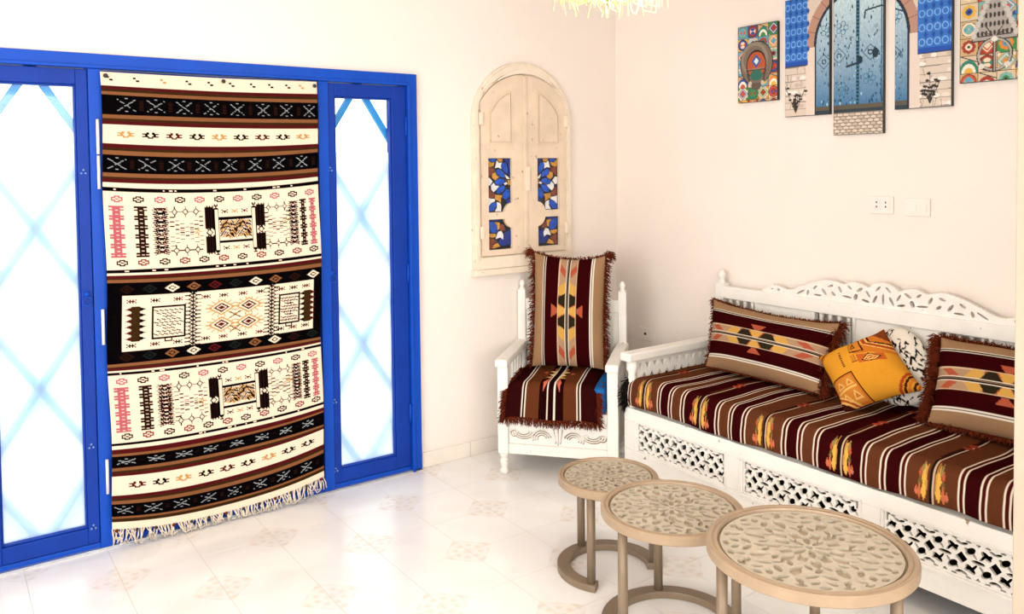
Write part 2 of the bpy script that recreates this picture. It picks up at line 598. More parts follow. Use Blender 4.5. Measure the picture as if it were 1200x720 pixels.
def glazed_leaf(x0, x1, px0, px1, hinge_side, ring_x):
    z0, z1, pz0, pz1 = .034, 2.058, .103, 1.993
    lf = MB()
    lf.box(x0, px0, -.016, .036, z0, z1).box(px1, x1, -.016, .036, z0, z1)
    lf.box(px0, px1, -.016, .036, z0, pz0).box(px0, px1, -.016, .036, pz1, z1)
    # glazing beads
    lf.box(px0, px0 + .008, -.008, .03, pz0, pz1).box(px1 - .008, px1, -.008, .03, pz0, pz1)
    lf.box(px0 + .008, px1 - .008, -.008, .03, pz0, pz0 + .008).box(px0 + .008, px1 - .008, -.008, .03, pz1 - .008, pz1)
    leaf = lf.build('leaf', blue_dk, door, bevel=.003)
    zs = 1.712
    p = MB().box(px0 + .002, px1 - .002, .012, .016, pz0 + .002, zs).build('glare_veil_pane', veil_glass, leaf)
    tag(p, 'lower glass pane with a white glare veil mixed in')
    p = MB().box(px0 + .002, px1 - .002, .012, .016, zs, pz1 - .002).build('clear_pane', clear_glass, leaf)
    tag(p, 'clear upper glass pane')
    # diamond iron grille on the outside of the pane
    xc = (px0 + px1) / 2
    hw = (px1 - px0) / 2 + .03
    sl = 1.57
    for zc in (2.062, 1.39, .715, .05):
        for sg in (-1, 1):
            for half in (-1, 1):
                a = [xc, zc]
                e = [xc + half * hw, zc + sg * hw * sl]
                if e[1] > pz1 + .03:
                    t = (pz1 + .03 - a[1]) / (e[1] - a[1])
                    if t <= .02: continue
                    e = [a[0] + t * (e[0] - a[0]), pz1 + .03]
                if e[1] < pz0 - .03:
                    t = (pz0 - .03 - a[1]) / (e[1] - a[1])
                    if t <= .02: continue
                    e = [a[0] + t * (e[0] - a[0]), pz0 - .03]
                d = V((e[0] - a[0], 0, e[1] - a[1])).normalized()
                n = V((d.z, 0, -d.x)) * .016
                vs = []
                for yy in (.05, .07):
                    for q in (a, e):
                        for s in (-1, 1):
                            vs.append((q[0] + s * n.x, yy, q[1] + s * n.z))
                MB().add(vs, [(0, 1, 3, 2), (4, 6, 7, 5), (0, 4, 5, 1), (2, 3, 7, 6), (0, 2, 6, 4), (1, 5, 7, 3)]).build('grille_bar', grille_m, leaf)
    # knuckle hinges, ring pull, bolts
    for zz in (.27, 1.02, 1.80):
        MB().lathe((hinge_side, -.022, zz), [(.006, 0), (.006, .1)], 8).build('hinge', blue, leaf, smooth=True)
    ring = [(ring_x + .017 * math.sin(t), -.028, 1.078 + .019 * math.cos(t)) for t in np.linspace(0, 2 * math.pi, 25)]
    rb = MB().tube(ring, .0028, 6)
    rb.box(ring_x - .01, ring_x + .01, -.026, -.014, 1.095, 1.118)
    rb.build('ring_pull', blue, leaf, smooth=True)
    for zz in (.10, .45, 1.62):
        bo = MB()
        for dx, dz in ((-.008, 0), (.008, 0), (0, .014)):
            bo.tube([(ring_x + dx, -.014, zz + dz), (ring_x + dx, -.021, zz + dz)], .0045, 8)
        bo.build('bolt', bolt_m, leaf, smooth=True)
    return leaf


glazed_leaf(-1.944, -1.508, -1.908, -1.592, -1.512, -1.938)
glazed_leaf(-3.452, -3.016, -3.374, -3.060, -3.448, -3.040)
for x0, x1 in ((-2.960, -2.482), (-2.478, -2.000)):
    lf = MB()
    lf.box(x0, x0 + .07, -.014, .036, .034, 2.058).box(x1 - .07, x1, -.014, .036, .034, 2.058)
    for za, zb in ((.034, .14), (.99, 1.09), (1.96, 2.058)):
        lf.box(x0 + .07, x1 - .07, -.014, .036, za, zb)
    leaf = lf.build('leaf', blue_dk, door, bevel=.003)
    for za, zb in ((.14, .99), (1.09, 1.96)):
        MB().box(x0 + .07, x1 - .07, 0, .02, za, zb).build('door_panel', blue, leaf)
for z0, z1 in ((1.70, 1.848), (1.553, 1.694), (.888, 1.039), (.243, .391)):
    o = MB().lathe((-2.984, -.036, z0), [(.0065, 0), (.0065, z1 - z0)], 10).build('hinge', hinge_w, door, smooth=True)
    tag(o, 'chalk white hinge barrel at the edge of the hanging rug')
MB().box(DX0, DX1, -.03, -.004, .0002, .010).build('threshold', steel, door)

# ---- outside the door: white terrace and its low garden wall
tag(MB().box(-9, 4, .21, 7, -.14, -.02).build('terrace_ground', terrace_m), 'pale sunlit terrace outside the blue doors', 'terrace', kind='structure')
tag(MB().box(-9, 4, 5.0, 5.2, -.02, 1.75).build('garden_wall', white_ext), 'white garden wall beyond the glazed doors', 'wall', kind='structure')

# ---- arched window with shutters
win = thing('window_1', (-.744, -.004, 1.03), 'cream arched window with panelled shutters and stained glass squares', 'window', kind='structure')
WX0, WX1 = -1.097, -.392
wxc = (WX0 + WX1) / 2
ro_, ri_w, = (WX1 - WX0) / 2, .306
zs_o = 2.234 - ro_
# segmental inner arc
zi_top, zi_sp = 2.165, 1.995
ri = (ri_w ** 2 + (zi_top - zi_sp) ** 2) / (2 * (zi_top - zi_sp))
zi_c = zi_top - ri
ZB = 1.028


def outer_f(X, Z, m=0.0):
    a = ro_ - m - np.abs(X - wxc)
    circ = (ro_ - m) - np.hypot(X - wxc, Z - zs_o)
    return np.minimum(np.minimum(a, Z - ZB - m * .6), np.where(Z > zs_o, circ, 1))


def inner_f(X, Z, m=0.0):
    a = ri_w - m - np.abs(X - wxc)
    circ = (ri - m) - np.hypot(X - wxc, Z - zi_c)
    return np.minimum(np.minimum(a, Z - 1.122 - m), np.where(Z > zi_sp - .15, circ, 1))


def wpl(x0, z0, y):
    return lambda x, z, t: (x0 + x, y - t, z0 + z)


W_, H_ = WX1 - WX0 + .02, 1.23
for nm, m_in, m_out, th in (('frame', 0.0, 0.0, .022), ('frame_moulding', -.016, .012, .034), ('frame_bead', -.003, .046, .042)):
    fld = lambda X, Z, mi=m_in, mo=m_out: np.minimum(outer_f(X + WX0 - .01, Z + ZB - .01, mo), -inner_f(X + WX0 - .01, Z + ZB - .01, mi))
    pierced(nm, cream_frame, win, fld, W_, H_, 100, 170, th, wpl(WX0 - .01, ZB - .01, -.002))
MB().box(WX0 - .012, WX1 + .012, -.055, -.002, ZB - .012, ZB + .024).build('sill', cream_frame, win, bevel=.006)

GLASS_UP = [  # outline in zoomed photo units (opening spans x 85..240, y 80..440), colour
    ('b', [(98, 84), (145, 84), (138, 104), (112, 106)]), ('g', [(88, 86), (98, 96), (112, 110), (136, 108), (128, 132), (100, 140), (88, 132)]),
    ('w', [(152, 96), (166, 112), (188, 108), (178, 128), (182, 152), (162, 142), (140, 146), (146, 124)]),
    ('g', [(152, 84), (190, 84), (188, 102), (168, 106)]), ('d', [(196, 84), (238, 84), (238, 108), (214, 110)]),
    ('b', [(182, 112), (212, 110), (224, 150), (222, 188), (198, 168), (184, 140)]),
    ('b', [(146, 162), (166, 152), (196, 176), (206, 210), (170, 204), (148, 186)]),
    ('b', [(138, 236), (162, 216), (198, 222), (206, 240), (176, 260), (146, 258)]),
    ('b', [(150, 290), (172, 268), (204, 262), (206, 280), (182, 312), (150, 316)]),
    ('b', [(190, 320), (212, 288), (232, 292), (232, 340), (206, 360), (190, 346)]),
    ('d', [(222, 112), (238, 112), (238, 196), (228, 196), (230, 150)]),
    ('w', [(204, 190), (224, 204), (236, 222), (216, 218)]), ('w', [(196, 250), (216, 240), (222, 252), (206, 260)]),
    ('g', [(222, 226), (238, 230), (238, 262), (226, 258)]),
    ('r', [(92, 146), (108, 136), (134, 150), (136, 170), (118, 178), (108, 204), (92, 196)]),
    ('g', [(122, 180), (142, 172), (148, 194), (166, 206), (140, 228), (118, 208)]),
    ('w', [(88, 212), (104, 210), (122, 236), (104, 262), (88, 258)]),
    ('w', [(112, 262), (130, 244), (140, 262), (166, 266), (144, 292), (128, 306), (114, 288)]),
    ('r', [(90, 284), (108, 286), (116, 306), (138, 320), (130, 342), (104, 346), (90, 330)]),
    ('g', [(138, 324), (164, 326), (188, 330), (176, 352), (176, 378), (154, 362), (136, 356)]),
    ('w', [(90, 342), (112, 350), (132, 350), (138, 366), (112, 378), (92, 400)]),
    ('b', [(92, 408), (112, 382), (144, 374), (146, 396), (128, 428), (94, 436)]),
    ('w', [(150, 372), (172, 382), (178, 400), (176, 436), (136, 436), (150, 410)]),
    ('d', [(208, 364), (236, 346), (238, 380), (216, 390)])]
GLASS_LO = [
    ('b', [(92, 496), (124, 500), (148, 530), (146, 572), (112, 572), (94, 540)]), ('d', [(92, 486), (170, 486), (160, 500), (128, 496)]),
    ('g', [(132, 502), (168, 506), (164, 546), (152, 556), (150, 526)]), ('r', [(170, 518), (192, 520), (204, 556), (178, 566), (164, 552)]),
    ('w', [(156, 568), (176, 562), (190, 590), (188, 622), (168, 606), (138, 616), (146, 592)]),
    ('d', [(194, 580), (232, 558), (242, 566), (242, 660), (176, 664), (158, 640), (168, 612), (192, 626)]),
    ('g', [(94, 576), (140, 580), (138, 600), (116, 606), (94, 596)]), ('r', [(96, 604), (118, 610), (146, 632), (122, 650), (112, 678), (96, 676)]),
    ('g', [(122, 656), (150, 640), (168, 666), (116, 678)])]


def shutter(side):
    """side -1: left leaf, +1: right leaf (mirror)"""
    def mx(x):          # left-leaf x -> this leaf
        return x if side < 0 else 2 * wxc - x
    lx0, lx1 = wxc - ri_w + .004, wxc - .003

    def fld(X, Z):
        x = X + lx0; z = Z + 1.12
        body = np.minimum(inner_f(x, z, .004), np.minimum(x - lx0, lx1 - x))
        o1 = np.minimum(np.minimum(x + 1.000, -.836 - x), np.minimum(z - 1.372, 1.680 - z))
        o2 = np.minimum(np.minimum(x + 1.000, -.838 - x), np.minimum(z - 1.158, 1.332 - z))
        bulge = .058 - np.hypot((x + .836) / 1.0, (z - 1.352) / 1.25)
        op = np.maximum(np.minimum(o1, -bulge), np.minimum(o2, -bulge))
        return np.minimum(body, -op)
    sh = pierced('shutter', cream_paint, win, fld, lx1 - lx0 + .004, 1.06, 84, 292, .026,
                 lambda x, z, t: (mx(x + lx0), -.006 - t, z + 1.12))
    if side > 0:
        sh.data.flip_normals()
    # raised arched panel with moulding
    def pf(X, Z, m):
        x = X - 1.01; z = Z + 1.73
        cut = (ri - .075 - m) - np.hypot(x - wxc, z - zi_c)
        return np.minimum(np.minimum(np.minimum(x + 1.000 - m, -.832 - m - x), np.minimum(z - 1.757 - m, 2.105 - z - m)), cut)
    for nm, m, th in (('panel_moulding', 0, .006), ('panel', .014, .009)):
        if nm == 'panel_moulding':
            ff = lambda X, Z: np.minimum(pf(X, Z, 0), -pf(X, Z, .009))
        else:
            ff = lambda X, Z: pf(X, Z, .018)
        p = pierced(nm, cream_paint, sh, ff, .20, .40, 60, 120, th, lambda x, z, t: (mx(x - 1.01), -.0322 - t, z + 1.73))
        if side > 0: p.data.flip_normals()
    # leaded glass
    lead = MB().box(min(mx(-1.006), mx(-.83)), max(mx(-1.006), mx(-.83)), -.0125, -.008, 1.15, 1.69).build('lead_came', lead_m, sh)
    for lst, (ya, yb, za, zb) in ((GLASS_UP, (80, 440, 1.680, 1.372)), (GLASS_LO, (480, 685, 1.334, 1.158))):
        for col, pts in lst:
            q = []
            for (u, v) in pts:
                q.append((mx(-1.000 + (u - 85) / 157 * .164), za + (v - ya) / (yb - ya) * (zb - za)))
            cx = sum(p[0] for p in q) / len(q); cz = sum(p[1] for p in q) / len(q)
            q = [(cx + (p[0] - cx) * 1.0, cz + (p[1] - cz) * 1.0) for p in q]
            if side > 0: q = q[::-1]
            MB().prism(q, 1, -.0125, -.0155).build('glass_piece', GL[col], sh)
    # strap hinges and centre latch
    for z in (1.26, 1.90):
        MB().box(min(mx(-1.062), mx(-1.040)), max(mx(-1.062), mx(-1.040)), -.046, -.03, z - .035, z + .035).build('hinge', cream_frame, sh, bevel=.003)
    return sh


shutter(-1)
s2_ = shutter(1)
MB().box(wxc - .010, wxc + .014, -.040, -.0325, 1.13, 2.155).build('cover_strip', cream_paint, s2_, bevel=.003)
MB().box(wxc - .002, wxc + .028, -.046, -.0405, 1.49, 1.63).build('latch_plate', cream_frame, s2_, bevel=.003)

# ================================================================== hanging kilim rug
RB = [(2.048, 2.047, 2.054), (1.990, 1.985, 1.994), (1.952, 1.945, 1.950), (1.867, 1.863, 1.869), (1.826, 1.818, 1.824), (1.746, 1.733, 1.751),
      (1.699, 1.684, 1.710), (1.622, 1.607, 1.631), (1.581, 1.564, 1.589), (1.562, 1.541, 1.570), (1.544, 1.525, 1.552), (1.206, 1.196, 1.213),
      (1.192, 1.180, 1.199), (1.182, 1.170, 1.190), (1.151, 1.134, 1.148), (.800, .789, .799), (.772, .755, .773), (.765, .746, .765),
      (.753, .734, .752), (.461, .441, .475), (.450, .429, .462), (.435, .413, .448), (.405, .379, .424), (.355, .329, .362), (.320, .290, .341),
      (.238, .206, .266), (.201, .162, .223), (.147, .102, .158), (.123, .078, .133), (.093, .047, .107)]
RC = dict(w=(.84, .665, .51), k=(.0022, .0015, .002), m=rgb('4c1416'), o=rgb('352210'), t=rgb('805334'), p=rgb('b05a64'), s=rgb('a3aaae'),
          r=rgb('7d2a2a'), g=rgb('b98a50'), d=rgb('24110c'), x=rgb('161c1a'))
RW = 340
cell = .96 / RW
rows = [int(round((2.047 - b[1]) / cell)) for b in RB]
RH = rows[-1] + 1
cv = Cv(RW, RH, RC['w'])


def strip(i, seq):
    y0, y1 = rows[i], rows[i + 1]
    y = y0
    for c, f in seq:
        cv.rect(0, y, RW, y + f * (y1 - y0), RC[c]); y += f * (y1 - y0)


dn = [('m', .38), ('o', .24), ('t', .40)]
upw = [('t', .38), ('o', .24), ('m', .40)]
for i in (1, 5, 13, 25): strip(i, dn)
for i in (3, 7, 15, 23): strip(i, upw)
strip(21, [('m', .7), ('t', .32)])
strip(27, [('t', .35), ('o', .65)])
for i in (2, 6, 22, 26, 14): strip(i, [('k', 1)])
for i in (9, 11, 17, 19): strip(i, [('k', 1)])
# scattered white knots in the thin black lines
for i in (9, 11, 17, 19):
    yc = (rows[i] + rows[i + 1]) / 2
    for k in range(9):
        x = rng.uniform(.04, .97) * RW
        cv.rect(x, yc - 1, x + rng.integers(2, 6), yc + 1, RC['w'])
# dot pairs at the top
for k, u in enumerate((.035, .145, .26, .37, .47, .57, .67, .76, .845, .915)):
    c = RC['k'] if k not in (2, 9) else RC['g']
    y = (rows[0] + rows[1]) / 2 - 1
    cv.rect(u * RW - 4, y - 3, u * RW, y, c); cv.rect(u * RW, y + 1, u * RW + 5, y + 4, c)
# crosses on black
for i, off in ((2, .10), (6, .06), (22, .06), (26, .05)):
    y0, y1 = rows[i] + 5, rows[i + 1] - 5
    yc = (y0 + y1) / 2
    n = 8
    for k in range(n):
        u = (off + k * .1235 - .006 * (k > 5) * (k - 5)) * RW
        hx = 12 - .4 * k
        for sg in (-1, 1):
            for t in np.linspace(-1, 1, 13):
                if rng.random() < .86:
                    cv.rect(u + t * hx - 1, yc + sg * t * (y1 - y0) / 2 * .85 - .5, u + t * hx + 1, yc + sg * t * (y1 - y0) / 2 * .85 + .5, RC['s'])
        cv.rect(u - 2, y0 - 1, u + 2, y0, RC['s']); cv.rect(u - 2, y1 - 1, u + 2, y1, RC['s'])
        um = u + .062 * RW
        cv.rect(um - 3, y0 + 2, um + 3, y1 - 2, RC['d'])
        for q in range(3): cv.rect(um - 3, y0 + 3 + q * (y1 - y0 - 4) / 3, um + 3, y0 + 4 + q * (y1 - y0 - 4) / 3, RC['k'])
BIRD = ['...##..##...', '#####..#####', '..##....##..', '#####..#####', '....####....']
for i, cs, u0, du in ((4, 'gkmkgkmkg', .095, .104), (24, 'mkgkmkgkk', .105, .102)):
    yc = (rows[i] + rows[i + 1]) / 2
    for k, c in enumerate(cs):
        cv.art(BIRD, round((u0 + k * du - .001 * k) * RW), round(yc), {'#': RC[c]}, 2)
KEY = ['..####..', '###..###', '#..##..#', '###..###', '..####..']


def panel(i):
    y0, y1 = rows[i], rows[i + 1]
    Hh = y1 - y0

    def yy(v): return y0 + v * Hh

    def comb(u, wd, c, n):
        x = u * RW
        cv.rect(x - wd * .27 * RW, yy(.20), x + wd * .27 * RW, yy(.83), RC[c])
        for k in range(n):
            v = .215 + k * (.60 / (n - 1))
            cv.rect(x - wd / 2 * RW, yy(v) - 3.5, x + wd / 2 * RW, yy(v) + 3.5, RC[c])
            cv.rect(x - wd / 2 * RW, yy(v) - .6, x - wd / 4 * RW, yy(v) + .6, RC['w']); cv.rect(x + wd / 4 * RW, yy(v) - .6, x + wd / 2 * RW, yy(v) + .6, RC['w'])
        for k in range(24):
            v = .21 + k * .0262
            if k % 2: cv.rect(x - wd * .10 * RW, yy(v), x + wd * .10 * RW, yy(v) + 1, RC['w'])

    def zig(u, wd, v0=.20, v1=.82):
        x = u * RW
        n = 11
        for k in range(n):
            va = v0 + (v1 - v0) * k / n; vb = v0 + (v1 - v0) * (k + 1) / n
            c = RC['k'] if k % 2 else RC['m']
            for sg in (-1, 1):
                cv.line(x + sg * wd / 2 * RW, yy(va), x - sg * wd / 2 * RW, yy(vb), 1.6, c)
                cv.line(x + sg * wd / 4 * RW, yy(va), x - sg * wd / 2 * RW, yy((va + vb) / 2), 1.5, RC['k'])
                cv.line(x + sg * wd * .6 * RW, yy((va + vb) / 2), x + sg * wd * .3 * RW, yy((va + vb) / 2), 1.4, RC['k'])

    def star(u, v, c='k', r=5):
        x, y = u * RW, yy(v)
        cv.dia(x, y, r, r + 1, RC[c], .62)
        cv.line(x - r - 3, y, x - r + 1, y, 1.4, RC[c]); cv.line(x + r - 1, y, x + r + 3, y, 1.4, RC[c])
        cv.line(x, y - r - 3, x, y - r + 1, 1.4, RC[c]); cv.line(x, y + r - 1, x, y + r + 3, 1.4, RC[c])

    def lattice(u0, u1):
        for k in range(7):
            t = k / 6
            x = (u0 + (u1 - u0) * t) * RW
            for q, c in ((-.06, 'k'), (0, 'm'), (.06, 'k')):
                for va in (.39 + .26 * t, .65 - .26 * t):
                    y = yy(va + q)
                    cv.rect(x - 3.4, y - .8, x + 3.0, y + .8, RC[c])

    def hatch(u, wd, va, vb):
        x = u * RW
        cv.rect(x - wd / 2 * RW, yy(va), x + wd / 2 * RW, yy(vb), RC['d'])
        for k in range(int((vb - va) * Hh / 3)):
            cv.rect(x - wd / 2 * RW + 1, yy(va) + 3 * k, x + wd / 2 * RW - 1, yy(va) + 3 * k + 1, RC['k'])
        for q in range(3):
            xx = x - wd / 2 * RW + 3 + q * wd * RW / 3
            cv.rect(xx, yy(va) - 2, xx + 2, yy(vb) + 2, RC['k'])
    for k in range(11):
        u = (.055 + k * .0895) * RW
        cv.art(KEY, u, yy(.095), {'#': RC['p' if k % 2 == 0 else 'k']}, 2)
        cv.art(KEY, u + 3, yy(.915), {'#': RC['k' if k % 2 == 0 else 'r']}, 2)
    comb(.052, .062, 'p', 6); comb(.152, .056, 'd', 6); zig(.235, .058)
    for u in (.297, .345, .393):
        star(u, .255); star(u, .775)
    lattice(.285, .415)
    star(.40, .53, 'g', 3)
    for u in (.452, .697):
        hatch(u, .042, .20, .50); hatch(u, .042, .60, .84); cv.dia(u * RW, yy(.55), 6, 6, RC['k'], .6)
    for u in (.486, .664):
        cv.rect(u * RW - 4, yy(.22), u * RW + 4, yy(.82), RC['k']); cv.rect(u * RW - 2.5, yy(.24), u * RW + 2.5, yy(.80), RC['w'])
        for v in (.2, .84): cv.art(['#.#', '###', '.#.', '###'], u * RW, yy(v), {'#': RC['k']}, 2)
    cv.rect(.495 * RW, yy(.345), .655 * RW, yy(.385), RC['k']); cv.rect(.495 * RW, yy(.675), .655 * RW, yy(.71), RC['k'])
    for k in range(16):
        u0 = .502 + k * .0092
        for q in range(7):
            va = .415 + q * .033 + .012 * math.sin(k * .8 + q)
            cv.line(u0 * RW, yy(va), (u0 + .0085) * RW, yy(va + (.03 if (k // 4) % 2 else -.03)), 2.0, RC['k' if (q + k) % 3 == 0 else ('o' if q % 2 else 'g')])
    for u, c in ((.525, 'k'), (.575, 'g'), (.62, 'm')):
        for v in (.27, .78):
            cv.art(['#...#', '.###.', '#.#.#'], u * RW, yy(v), {'#': RC[c]}, 2)
    lattice(.725, .835)
    star(.825, .46, 'g', 3)
    for u in (.737, .778, .818):
        star(u, .255, r=4); star(u, .775, r=4)
    zig(.862, .042); comb(.912, .036, 'd', 6); comb(.962, .036, 'p', 6)


panel(10)
panel(18)
# dark centre panel
y0, y1 = rows[14], rows[15]
Hc = y1 - y0
cy_ = lambda v: y0 + v * Hc
cv.rect(.062 * RW, cy_(.165), .955 * RW, cy_(.855), RC['w'])
for k, c in enumerate('dxwtmxwtdw'):
    u = (.08 + k * .097) * RW
    for v, cc in ((.085, c), (.925, 'dxtwmxtwdx'[k])):
        cv.dia(u, cy_(v), 11, 7, RC[cc]); cv.dia(u, cy_(v), 6.5, 4, RC['k'], .55)
SM = ['#.#.#.#', '.#####.', '#.#.#.#']
for k, (u, c) in enumerate(((.10, 'm'), (.20, 'k'), (.30, 'm'), (.425, 'm'), (.51, 'k'), (.60, 'm'), (.685, 'k'), (.785, 'm'), (.85, 'k'), (.915, 'm'))):
    cv.art(SM, u * RW, cy_(.235), {'#': RC[c]}, 2)
    cv.art(SM, u * RW, cy_(.785), {'#': RC['k' if c == 'm' else 'm']}, 2)
for u, fl_ in ((.118, 1), (.925, -1)):
    n = 6
    for k in range(n):
        va = .30 + k * .44 / n; vb = va + .44 / n; vm = (va + vb) / 2
        cl, cr = (RC['m'], RC['k']) if fl_ > 0 else (RC['k'], RC['m'])
        x = u * RW
        cv.poly([(x - 3, cy_(va)), (x - 3, cy_(vb)), (x - 15, cy_(vm))], cl)
        cv.poly([(x + 3, cy_(va)), (x + 3, cy_(vb)), (x + 15, cy_(vm))], cr)
    cv.rect(x - 6, cy_(.30), x + 6, cy_(.74), RC['o'])
for ua, ub in ((.185, .335), (.775, .885)):
    xa, xb = ua * RW, ub * RW
    cv.rect(xa, cy_(.31), xb, cy_(.73), RC['k']); cv.rect(xa + 3.2, cy_(.335), xb - 3.2, cy_(.705), RC['w'])
    cv.rect((xa + xb) / 2 - 6, cy_(.73), (xa + xb) / 2 + 6, cy_(.77), RC['k']); cv.rect((xa + xb) / 2 - 4, cy_(.73), (xa + xb) / 2 + 4, cy_(.755), RC['w'])
    for k in range(9):
        v = .37 + k * .038
        wv = (abs(k - 4) % 5) / 4
        m = max(1, int(2 + 3 * abs(math.cos(k * math.pi / 4))))
        half = (xb - xa) * (.12 + .24 * abs(math.cos(k * math.pi / 4)))
        for q in range(m + 1):
            x = (xa + xb) / 2 - half + 2 * half * q / max(1, m)
            cv.line(x - 3, cy_(v) - 1, x + 3, cy_(v) + 1.2, 1.5, RC['k'])
for u in (.367, .742):
    x = u * RW
    n = 15
    for k in range(n):
        va = .13 + k * .75 / n; vb = va + .75 / n; vm = (va + vb) / 2
        for sg in (-1, 1):
            cv.line(x, cy_(va), x + sg * 7, cy_(vm), 1.8, RC['k']); cv.line(x + sg * 7, cy_(vm), x, cy_(vb), 1.8, RC['k'])
            cv.line(x + sg * 6, cy_(vm), x + sg * 12, cy_(vm), 1.6, RC['k'])
        cv.line(x, cy_(va), x, cy_(vb), 2, RC['x'])
for u in (.50, .63):
    for v in (.40, .625):
        x, y = u * RW, cy_(v)
        cv.dia(x, y, 22, 13, RC['g'], .82)
        for a in range(14):
            t = a / 14 * 2 * math.pi
            cv.line(x + 16 * math.cos(t), y + 9 * math.sin(t), x + 25 * math.cos(t), y + 14 * math.sin(t), 1.4, RC['g'])
        cv.dia(x, y, 13, 8, RC['m']); cv.dia(x, y, 9, 5, RC['w'], .68); cv.dia(x, y, 5, 3, RC['m'])
for v in (.51, .70):
    cv.line(.565 * RW - 8, cy_(v) - 5, .565 * RW + 8, cy_(v) + 5, 1.5, RC['k']); cv.line(.565 * RW - 8, cy_(v) + 5, .565 * RW + 8, cy_(v) - 5, 1.5, RC['k'])
    cv.dia(.565 * RW, cy_(v), 4, 3, RC['g'], .5)

U = (np.arange(RW) + .5) / RW
l0 = (U - .468) * (U - 1) / ((0 - .468) * (0 - 1))
l1 = (U - 0) * (U - 1) / (.468 * (.468 - 1))
l2 = (U - 0) * (U - .468) / (1 * (1 - .468))
ZT = np.array([b[0] * l0 + b[1] * l1 + b[2] * l2 for b in RB])          # band edges x columns
rr_ = np.arange(RH)
Pz = np.zeros((RH, RW))
for c in range(RW):
    Pz[:, c] = np.interp(rr_, rows, ZT[:, c])
Pp = np.zeros((RH, RW, 3))
Pp[:, :, 0] = -2.972 + .004 * np.sin(rr_ / 40.)[:, None] + U[None, :] * .957
Pp[:, :, 2] = Pz
Pp[:, :, 1] = -.052 - .006 * np.sin(Pz * 5.3 + U[None, :] * 1.3) - .004 * np.sin(U[None, :] * 9)
rug = thing('kilim_rug', (-2.492, -.05, .05), 'flatwoven cream, black and maroon kilim rug hanging over the blue doors', 'rug')
o = link('woven_cloth', sheet_mesh('woven_cloth', Pp, cv.a), kilim_m, rug)
solid(o, .006, 1)
for u, dz in ((.02, .018), (.53, .016), (.985, .022)):
    c = int(u * (RW - 1))
    p = Pp[0, c]
    o = MB().lathe((0, 0, 0), [(.010, 0), (.009, .003), (.004, .0045)], 12).build('pin', black_m, None, smooth=True)
    o.parent = rug; o.location = (p[0] + 2.492, -.0105 - .012, p[2] - dz - .05); o.rotation_euler = (R(90), 0, 0)
# knotted fringe along the lower edge
fb = MB(); kb = None
for k in range(150):
    u = (k + rng.uniform(0, .9)) / 150
    c = min(RW - 1, int(u * RW))
    p = Pp[-1, c]
    L = min(rng.uniform(.04, .065), p[2] - .008)
    dx = rng.uniform(-.03, .03)
    pts = [(p[0], p[1] - .004, p[2] + .002), (p[0] + dx * .5 + rng.uniform(-.006, .006), p[1] - .012, p[2] - L * .5), (p[0] + dx, p[1] - .008 - rng.uniform(0, .014), p[2] - L)]
    if k % 6 == 0:
        pts.append((p[0] + dx + .02, p[1] - .02, p[2] - L * .8))
    fb.tube(pts, .0026, 4)
tag(fb.build('fringe', fr_cream, rug, smooth=True), 'tangled cream fringe', kind='stuff')
for k in range(13):
    u = .02 + k * .08
    c = min(RW - 1, int(u * RW))
    p = Pp[-1, c]
    MB().lathe((p[0], p[1] - .008, p[2] - .006), [(.004, -.007), (.007, -.002), (.007, .003), (.003, .007)], 8).build('knot', black_m if k % 3 else fr_brown, rug, smooth=True)

# ================================================================== five-piece canvas set
PH = dict(k=(.02, .018, .016))
wv = lambda s, t: (-s, t)


def picture(cv_, s0, s1, z0, z1, label):
    t = thing('wall_canvas', (0, -(s0 + s1) / 2, z0), label, 'picture', 'five-piece canvas set above the sofa')
    MB().box(-.022, -.002, -s1, -s0, z0, z1).build('canvas_edge', black_m, t, bevel=.0015)
    h, w_ = cv_.a.shape[:2]
    ss = np.linspace(s0 + .002, s1 - .002, w_); zz = np.linspace(z1 - .002, z0 + .002, h)
    P = np.zeros((h, w_, 3))
    P[:, :, 0] = -.0226
    P[:, :, 1] = -ss[None, :]
    P[:, :, 2] = zz[:, None]
    me = sheet_mesh('print', P, cv_.a)
    link('print', me, print_m, t)


pal = [rgb(x) for x in ('c8583a', 'd98a3a', '2f7f6a', '3a8a4a', '2a4f96', 'e8d6b8', '7fb0a8', 'a03828', 'e0b04a', '5f9fb8')]


